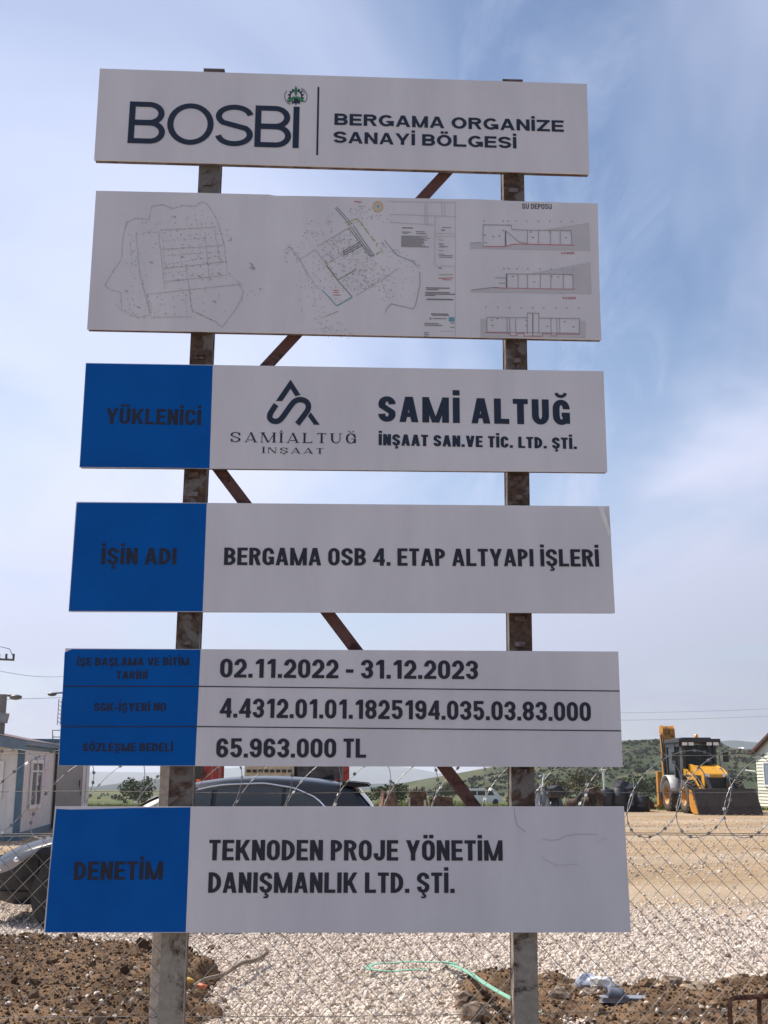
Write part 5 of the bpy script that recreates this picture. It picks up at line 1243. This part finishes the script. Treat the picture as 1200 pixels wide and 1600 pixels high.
# ================================================================ RIGHT SHED
sp_ = G(1179, 1265)
shed = thing('white_cabin', 'white clapboard cabin with brown roof at the right edge beyond the backhoe', 'building', (sp_.x + .16, sp_.y - .2, 0), R(-76))
EHs = 2.35
mb = MB(); W_s = 5.0
mb.prism([(0, .1), (W_s, .1), (W_s, EHs), (W_s / 2, EHs + 1.25), (0, EHs)], 0, 4, 1); wl_ = mb.build('wall', mat('cream_cladding', (.70, .72, .60), .6, var=.05), shed)
mb = MB()
for i in range(17): z = .16 + i * .13; mb.prism([(-.035, z), (-.004, z + .12), (-.004, z)], 0, W_s, 0) if False else mb.add([(0, -.035, z), (W_s, -.035, z), (W_s, -.004, z + .125), (0, -.004, z + .125), (0, -.004, z), (W_s, -.004, z)], [(0, 1, 2, 3), (0, 4, 5, 1)])
for i in range(17): z = .16 + i * .13; mb.add([(-.035, 0, z), (-.035, 4, z), (-.004, 4, z + .125), (-.004, 0, z + .125), (-.004, 0, z), (-.004, 4, z)], [(0, 1, 2, 3), (0, 4, 5, 1)])
mb.build('clapboards', mat('cream_cladding', (.70, .72, .60), .6), wl_)
mb = MB(); mb.prism([(-.14, EHs - .10), (W_s / 2, EHs + 1.24), (W_s + .14, EHs - .10), (W_s + .14, EHs + .02), (W_s / 2, EHs + 1.36), (-.14, EHs + .02)], -.2, 4.2, 1); mb.build('roof', mat('dull_brown_roof', (.10, .05, .045), .8, var=.25), shed)
for x in (.75,):
    fr = MB(); pn = MB(); x0, x1, z0_, z1_ = .55, 1.35, .95, 1.95
    for (a, b, c, d) in ((x0, z0_, x1, z0_ + .07), (x0, z1_ - .07, x1, z1_), (x0, z0_ + .07, x0 + .07, z1_ - .07), (x1 - .07, z0_ + .07, x1, z1_ - .07)): fr.bb((a, -.07, b), (c, -.03, d))
    pn.bb((x0 + .07, -.05, z0_ + .07), (x1 - .07, -.032, z1_ - .07)); w = fr.build('window', M_PVC, shed); pn.build('pane', mat('blue_grey_pane', (.20, .26, .32), .15), w)
mb = MB(); mb.tube([(-.6, -.3, 1.62), (-.05, -.04, 1.55)], .03, 6); mb.build('pipe_stub', M_PVC, shed)

# ================================================================ scrap line at the yard edge
M_BLK = mat('black_polythene', (.020, .022, .028), .45, var=.4, vs=3); M_RUST = rusty('rusted_iron', (.12, .075, .05), (.07, .036, .024), .5, 3, .9)
def heap_of(name, lab, cat, px0, px1, pytop, D, m, seed, depth=1.2):
    a, b = AT(px0, 1258, D), AT(px1, 1258, D); h = AT((px0 + px1) / 2, pytop, D).z; w = (b.x - a.x) / 2; rows = []
    z0 = terr(D) - .1
    for j in range(13):
        row = []
        for i in range(25):
            u, v = -1 + 2 * i / 24, -1 + 2 * j / 12; rr = min(1, math.hypot(u, v)); k = max(0, (1 - rr ** 2.2)) * (1 + .55 * mnoise.noise((u * 3 + seed, v * 3, 0))) * (1 + .3 * mnoise.noise((u * 9 + seed, v * 9, 0)))
            row.append((u * w, v * depth, z0 + (h - z0) * min(1.1, k * 1.15)))
        rows.append(row)
    mb = MB(); mb.grid(rows, 0, False); o = mb.build(name, m); o.location = ((a.x + b.x) / 2, D, 0); return tag(o, lab, cat)
heap_of('black_tarpaulin_heap', 'heap of black plastic sheeting just right of the right post', 'tarpaulin', 832, 884, 1232, 47.5, M_BLK, 2)
heap_of('earth_pile', 'small brown rubble pile right of the dark car tail', 'rubble', 588, 626, 1238, 44, mat('brown_rubble', (.14, .08, .05), .95, var=.5, vs=5, bump=.6), 5, .8)
# rusty skip with spikes
D = 45; a, b, c = AT(637, 1256, D), AT(668, 1256, D), AT(650, 1229, D)
sk = thing('rusty_crusher', 'rusty upright scrap machine part between the rubble pile and the white van', 'scrap machine', ((a.x + b.x) / 2, D, terr(D))); w = b.x - a.x; h = c.z - terr(D)
mb = MB(); mb.prism([(-w / 2, 0), (w / 2, 0), (w * .42, h * .62), (w * .40, h * .78), (-w * .36, h * .80), (-w * .44, h * .5)], -.3, .3, 1); mb.build('casing', M_RUST, sk, bevel=.02)
mb = MB()
for k in range(6): x = -w * .34 + k * w * .13; mb.bb((x, -.2, h * .78), (x + w * .07, .2, h * (.86 + .14 * ((k * 7) % 5) / 4)))
mb.build('prongs', M_RUST, sk)
for lo, hi in (((-w * .47, -.33, h * .05), (-w * .38, -.301, h * .6)), ((w * .30, -.33, h * .05), (w * .42, -.301, h * .5))):
    mb = MB(); mb.bb(lo, hi); mb.build('side_rail', mat('pale_metal', (.45, .43, .40), .6), sk)
D = 45.5; a, b = AT(672, 1256, D), AT(706, 1256, D)
mb = MB(); mb.prism([(a.x, 0), (b.x, 0), (b.x, AT(0, 1247, D).z), (a.x + .3, AT(0, 1245, D).z), (a.x, AT(0, 1249, D).z)], D - .4, D + .4, 1); o = mb.build('rusty_plate_stack', M_RUST, bevel=.02); tag(o, 'low dark stack of rusty steel plates beside the scrap machine part', 'steel plates')
# rusty drum, tyre, black drums
D = 46.
def drum(px, lab, r, h, m, lay=False, group=None, tilt=0.):
    p = AT(px, 1260, D); t = thing('drum', lab, 'drum', (p.x, D + random.uniform(-.3, .3), terr(D)), random.uniform(0, 3), group)
    Mx = Matrix.Translation((0, 0, 0)) @ (Matrix.Rotation(R(90), 4, 'X') if not lay else Matrix.Rotation(R(90), 4, 'Z') @ Matrix.Translation((0, 0, r)))
    if tilt: Mx = Matrix.Rotation(tilt, 4, 'Y') @ Mx
    sg = -1 if not lay else 1
    pf = [(0, h), (r * .92, h), (r, h - .02), (r, h * .68), (r * 1.04, h * .66), (r, h * .64), (r, h * .36), (r * 1.04, h * .34), (r, h * .32), (r, .02), (r * .9, 0), (0, 0)]
    pf = [(a_, b_ * (1 if lay else -1) * (1 if lay else 1)) for a_, b_ in pf]
    if not lay: Mx = Matrix.Rotation(R(-90), 4, 'X') if False else Matrix.Rotation(R(-90), 4, 'X') @ Matrix.Scale(1, 4); pf = [(a_, -abs(b_)) for a_, b_ in pf]
    if tilt: Mx = Matrix.Rotation(tilt, 4, 'Y') @ Mx
    mb = MB(); mb.lathe(pf, 20, Mx); mb.build('shell', m, t)
    return t
drum(884, 'rusty orange drum lying in front of the black plastic heap', .25, .95, M_RUST, True)
for px, lab, h, r in ((948, 'black drum left of the thin white pole foot', .86, .29), (966, 'tall black drum at the middle of the scrap row', .92, .30), (984, 'black drum third along the scrap row', .80, .29), (1001, 'last black drum at the right end of the scrap row', .62, .30)):
    drum(px, lab, r, h, M_BLK, False, 'black drums at the yard edge', R(random.uniform(-5, 5)))
p = AT(912, 1258, D); ty = MB(); Mx = Matrix.Translation((p.x, D - .5, .40)) @ Matrix.Rotation(R(12), 4, 'X'); ty.lathe([(.22, .09), (.30, .11), (.38, .09), (.40, 0), (.38, -.09), (.30, -.11), (.22, -.09)], 26, Mx); o = ty.build('old_tyre', M_RUB); tag(o, 'old black tyre standing between the rusty drum and the brown box', 'tyre')
p = AT(928, 1258, D); mb = MB(); mb.prism([(p.x - .28, 0), (p.x + .26, 0), (p.x + .30, .62), (p.x + .12, .95), (p.x - .22, .86)], D - .4, D + .4, 1); o = mb.build('rusty_box', rusty('brown_box', (.15, .10, .07), (.07, .045, .03), .5, 3), bevel=.03); tag(o, 'brown battered metal box between the tyre and the black drums', 'box')
for px, lab, s, py in ((955, 'black plastic bag slumped over the drums', .55, 1248), (975, 'black plastic bag behind the drums', .6, 1240), (1010, 'small black plastic bag on the ground at the right end', .35, 1258), (868, 'pointed black plastic bundle on the sheeting heap', .45, 1240)):
    p = AT(px, py, D + .6); o = place(tag(crumple(0, s * .8, s * .6, s * .75, .7, px).build('black_bag', M_BLK), lab, 'bag', 'black bags in the scrap row'), (p.x, D + .6, max(p.z, s * .25)))
# thin poles
for px, pt, D_, lab, r in ((945, 1203, 52, 'thin white pole standing behind the black drums', .05), (528 if False else 840, 1212, 52, 'pale bent pole right of the right post', .05)):
    a, b = AT(px, 1252, D_), AT(px, pt, D_); mb = MB()
    if px == 945: mb.tube([(a.x, D_, terr(D_)), (a.x, D_, b.z)], r, 8); mb.tube([(a.x - .1, D_, b.z), (a.x + .1, D_, b.z)], .04, 6)
    else: c = AT(852, 1228, D_); d = AT(835, 1240, D_); e = AT(851, 1209, D_); mb.tube([(d.x, D_, terr(D_)), (d.x, D_, d.z), (c.x - .1, D_, c.z), (e.x - .03, D_, e.z), (e.x - .25, D_, e.z - .12)], r, 8)
    o = mb.build('pole', M_PVC); tag(o, lab, 'pole')
# white van on the lower track
vd = 156; a, b = AT(729, 1256, vd), AT(785, 1256, vd); vz = terr(vd)
van = thing('white_minibus', 'small white minibus far off in the meadow left of the right post', 'minibus', (a.x, vd, vz)); vl = b.x - a.x; k = vl / 4.8
mb = MB(); mb.prism([(x * k, z * k) for x, z in [(0, .35), (0, 1.5), (.15, 1.92), (.5, 2.0), (3.5, 2.0), (3.75, 1.93), (4.45, 1.15), (4.75, 1.0), (4.8, .4)]], 0, 1.8 * k, 1); vb_ = mb.build('body', mat('white_car_paint', (.78, .78, .79), .3, var=.03), van, bevel=.06)
for (x0, x1) in ((.3, 1.35), (1.5, 2.5), (2.65, 3.75)):
    mb = MB(); mb.prism([(x0 * k, 1.22 * k), (x1 * k, 1.22 * k), ((x1 if x1 < 3.7 else x1 - .28) * k, 1.75 * k), (x0 * k, 1.75 * k)], -.02, -.004, 1); mb.build('window', M_GLASS, vb_)
for x in (.9, 3.9):
    for y in (.05, 1.75 * k):
        mb = MB(); mb.lathe([(0, -.1), (.2, -.12), (.36, -.12), (.38, 0), (.36, .12)], 20, Matrix.Translation((x * k, y, .38))); mb.build('wheel', M_RUB, van)
mb = MB(); mb.bb((4.8 * k - .05, .2, .45 * k), (4.8 * k + .08, 1.6, .7 * k)); mb.build('bumper', M_BLACKP, van)

# ================================================================ HILLS
def pxdir(px): d = ray(px, 1204); return math.atan2(d.x, d.y)
def hill(name, prof, d0, d1, d2, m, zb, nx=150, ny=40, rough=1.0, seed=0):
    x0, x1 = prof[0][0], prof[-1][0]; rows = []
    for j in range(ny + 1):
        t = j / ny; row = []
        for i in range(nx + 1):
            px = x0 + (x1 - x0) * i / nx; a = pxdir(px); py = interp(px, prof)
            zr = EYE + d1 * (1204 - py) / 1796.
            if t < .72: s = t / .72; dd = d0 + (d1 - d0) * s; e = s * s * (3 - 2 * s); e = .55 * e + .45 * s ** 1.4
            else: s = (t - .72) / .28; dd = d1 + (d2 - d1) * s; e = 1 - s * s
            edge = min(1, (i / nx) / .04, (1 - i / nx) / .04)
            X, Yv = dd * math.sin(a), dd * math.cos(a)
            nz = (mnoise.fractal((X / d1 * 9 + seed, Yv / d1 * 9, seed), 1, 2, 5)) * (zr - zb) * .13 * rough * (1 - abs(2 * t / 1.44 - 1) * .4 if t < .72 else .3)
            if .6 < t < .8: nz *= .35
            row.append((X, Yv, zb - 1 + ((zr - zb + 1) * e + nz * math.sin(math.pi * min(1, t * 1.1))) * (.3 + .7 * edge)))
        rows.append(row)
    mb = MB(); mb.grid(rows); o = mb.build(name, m); tag(o, kind='structure'); return rows
def hill_mat():
    t = NT('hill_scrub'); p = t.pos(); n = t.noise(.018, 7, .62, p); n2 = t.noise(.09, 8, .7, p); n3 = t.noise(.5, 6, .7, p)
    c = t.mix(t.rng(n, .4, .62), (.042, .056, .028, 1), (.088, .096, .048, 1)); c = t.mix(t.rng(n2, .52, .68, 0, .8), c, (.19, .165, .105, 1)); c = t.mix(t.rng(n3, .5, .7, 0, .7), c, (.045, .060, .028, 1))
    c = t.mix(t.rng(t.noise(.2, 6, .75, p), .66, .74, 0, .8), c, (.28, .26, .21, 1))
    return t.bsdf(c, .95, 0, t.bump(n3, .8, .6), Specular_IOR_Level=.1)
M_HILL = hill_mat()
M_FARH = mat('far_hill', (.050, .066, .066), .95, var=.3, vs=.002)
near = hill('hill', [(560, 1236), (620, 1226), (660, 1218), (700, 1211), (732, 1205), (800, 1193), (870, 1176), (930, 1164), (975, 1159), (1045, 1156), (1100, 1157), (1128, 1162), (1142, 1171), (1180, 1175), (1300, 1180), (1500, 1190), (1700, 1225)], 230, 470, 700, M_HILL, -10.)
hill('hill', [(1020, 1215), (1090, 1170), (1125, 1160), (1150, 1159), (1180, 1162), (1240, 1166), (1400, 1160), (1700, 1190)], 1300, 1900, 2600, M_FARH, -32., 80, 24, .6, 4)
hill('hill', [(-900, 1215), (-300, 1208), (0, 1203), (120, 1205), (240, 1207), (400, 1198), (540, 1190), (600, 1195), (650, 1201), (690, 1209), (730, 1216), (800, 1219), (1200, 1216), (2100, 1214)], 4200, 5600, 7200, M_FARH, -95., 120, 24, .8, 9)
hill('hill', [(90, 1232), (150, 1229), (200, 1222), (240, 1217), (330, 1219), (420, 1226), (560, 1226), (680, 1222), (760, 1226), (850, 1231)], 650, 900, 1300, M_FARH, -20., 90, 24, 1, 2)
# white halls on the ridge at right
for lab, px0, px1, pyt, D_ in (('long white roofed hall on the far ridge right of the backhoe', 1136, 1166, 1169.5, 840), ('smaller white roofed hall on the far ridge next to the cabin roof', 1162, 1180, 1167.5, 860)):
    a, b = AT(px0, 1176, D_), AT(px1, 1176, D_); zt = AT(px0, pyt, D_).z; t = thing('white_hall', lab, 'building', (a.x, D_, 0), 0, 'white halls on the ridge'); w = b.x - a.x
    mb = MB(); mb.bb((0, 0, -14), (w, 12, zt - 1.2)); mb.build('wall', mat('hall_wall', (.62, .62, .64), .7), t)
    mb = MB(); mb.prism([(-.4, zt - 1.2), (w + .4, zt - 1.2), (w - w * .08, zt), (w * .05, zt - .1)], -.5, 12.5, 1); mb.build('roof', mat('hall_roof', (.80, .80, .82), .6), t)

# ---------------------------------------------------------------- vegetation
def leaf_mat(name, a, b):
    t = NT(name); i = t.island(); c = t.mix(i, c4(a), c4(b)); return t.bsdf(c, .8, 0, None, Specular_IOR_Level=.2)
M_SCRUB = leaf_mat('scrub_leaves', (.040, .051, .026), (.070, .079, .040))
M_TREEL = leaf_mat('tree_leaves', (.050, .068, .030), (.115, .13, .058))
M_TREEB = leaf_mat('bare_tree_leaves', (.085, .075, .040), (.16, .14, .075))
M_GRASS = leaf_mat('grass_blades', (.075, .115, .028), (.20, .21, .075))
M_BARK = mat('bark', (.10, .075, .055), .95, var=.3)
def leaf_cloud(centers, radii, per, size):
    n = len(centers) * per; c = np.repeat(centers, per, 0); r = np.repeat(radii, per, 0)
    u = rng.normal(size=(n, 3)); u /= np.linalg.norm(u, axis=1)[:, None]; u *= rng.uniform(.25, 1, (n, 1)) ** .6
    p = c + u * r; Rm = rot_mats(n); s = np.repeat(size, per)[:, None, None] * rng.uniform(.6, 1.3, (n, 1, 1))
    tri = np.array([[-.5, -.35, 0], [.5, -.35, 0], [.35, .5, .12], [-.35, .5, -.1]]); V = np.einsum('nij,vj->nvi', Rm, tri) * s + p[:, None, :]
    return V.reshape(-1, 3), np.arange(n * 4).reshape(-1, 4)
# shrubs over the near hill
C = []; RR = []; SZ = []
NR = np.array(near); 
for _ in range(9000):
    j = random.randint(0, 25); i = random.randint(2, 148); q = NR[j, i] * (1 - random.random()) if False else NR[j, i] + (NR[j + 1, i + 1] - NR[j, i]) * random.random()
    if mnoise.noise((q[0] * .02, q[1] * .02, 0)) * 1.0 + .6 * mnoise.noise((q[0] * .06, q[1] * .06, 7)) + random.uniform(-.2, .2) < .06: continue
    r = random.uniform(.25, .75) * (1.5 if random.random() < .1 else 1); C.append((q[0] + random.uniform(-2, 2), q[1], q[2] + r * .55)); RR.append((r, r, r * .8)); SZ.append(r * .75)
V, Fc = leaf_cloud(np.array(C), np.array(RR), 26, np.array(SZ)); o = np_mesh('hillside_shrubs', V, Fc, M_SCRUB, 4); tag(o, kind='stuff')
# meadow shrubs and hedgerow at the foot of the hill
C = []; RR = []; SZ = []
for _ in range(240):
    px = random.uniform(100, 1350); d = random.uniform(170, 340); a = pxdir(px); x, y = d * math.sin(a), d * math.cos(a)
    if d < 180 and random.random() < .75: continue
    r = random.uniform(.3, .7); C.append((x, y, terr(y) + r * .6)); RR.append((r * 1.4, r, r)); SZ.append(r * .6)
V, Fc = leaf_cloud(np.array(C), np.array(RR), 30, np.array(SZ)); o = np_mesh('meadow_shrubs', V, Fc, M_SCRUB, 4); tag(o, kind='stuff')
# grass at the yard edge
n = 26000; px = rng.uniform(60, 1260, n); d = 48.5 + rng.uniform(0, 1, n) ** 1.6 * 40; x = (px - 600) / 1796 * d; base = np.stack([x, d, np.interp(d, [48, 58, 156], [0, -.45, -2.9])], 1)
h = rng.uniform(.12, .42, n) * (1 + .3 * np.sin(x * .7)); a = rng.uniform(0, 6.28, n); wv = np.stack([np.cos(a), np.sin(a), 0 * a], 1) * .035
tip = base + np.stack([rng.normal(0, .08, n), rng.normal(0, .08, n), h], 1); V = np.stack([base - wv, base + wv, tip], 1).reshape(-1, 3); o = np_mesh('grass', V, np.arange(n * 3).reshape(-1, 3), M_GRASS, 3); tag(o, kind='stuff')
def tree(lab, px, Yd, py_top, width_m, m, group, bare=False, dens=1.0):
    p = AT(px, 1204, Yd); z0 = terr(Yd); H = AT(px, py_top, Yd).z - z0; t = thing('tree', lab, 'tree', (p.x, Yd, z0), 0, group)
    mb = MB(); mb.tube([(0, 0, -.2), (.05 * H * .2, 0, H * .25), (0, .05, H * .55), (.03, 0, H * .85)], [.05 * H * .6, .035 * H * .6, .02 * H, .006 * H], 7)
    cc = []
    for k in range(9):
        a = k * 2.4 + px; hh = H * (.28 + .06 * k); L = width_m * .42 * random.uniform(.6, 1.05); e = (L * math.cos(a), L * math.sin(a), hh + H * .2)
        mb.tube([(0, 0, hh), (e[0] * .5, e[1] * .5, hh + H * .13), e], [.014 * H, .009 * H, .004 * H], 5); cc.append(e)
    mb.build('trunk', M_BARK, t)
    for k in range(16): a = random.uniform(0, 6.28); q = random.uniform(.1, .48) * width_m; cc.append((q * math.cos(a), q * math.sin(a), H * random.uniform(.35, .95)))
    cc = np.array(cc); r = rng.uniform(.12, .26, (len(cc), 1)) * width_m * np.array([[1, 1, .8]]); V, Fc = leaf_cloud(cc, r, int(46 * dens), np.full(len(cc), width_m * .055))
    o = np_mesh('crown', V, Fc, m, 4); o.parent = t
for a in [('dark olive tree in the meadow just left of the thin white pole', 915, 120, 1206, 3.6, M_TREEB), ('small round tree left of the white minibus', 700, 190, 1226, 4.2, M_TREEL), ('green bush tree behind the brown rubble pile', 604, 95, 1230, 3.4, M_TREEL),
          ('small tree between the grey container and the left post', 214, 150, 1218, 4.5, M_TREEL), ('green tree behind the black drums right of the dates board', 1000, 140, 1216, 4.6, M_TREEL), ('bushy tree right of the right post above the black heap', 868, 150, 1220, 4.8, M_TREEB)]:
    tree(*a, 'trees in the meadow')

# ================================================================ HAZE
hz_ = MB(); hz_.bb((-9000, -9000, -122), (9000, 9000, 60)); ho = hz_.build('haze', None)
hm = bpy.data.materials.new('haze_air'); hm.use_nodes = True; ht = hm.node_tree; ht.nodes.clear(); oo = ht.nodes.new('ShaderNodeOutputMaterial'); pv = ht.nodes.new('ShaderNodeVolumePrincipled')
pv.inputs['Color'].default_value = (.85, .885, 1.0, 1); pv.inputs['Density'].default_value = 1.7e-4; pv.inputs['Anisotropy'].default_value = .3
ht.links.new(pv.outputs[0], oo.inputs['Volume']); ho.data.materials.clear(); ho.data.materials.append(hm); tag(ho, kind='stuff')
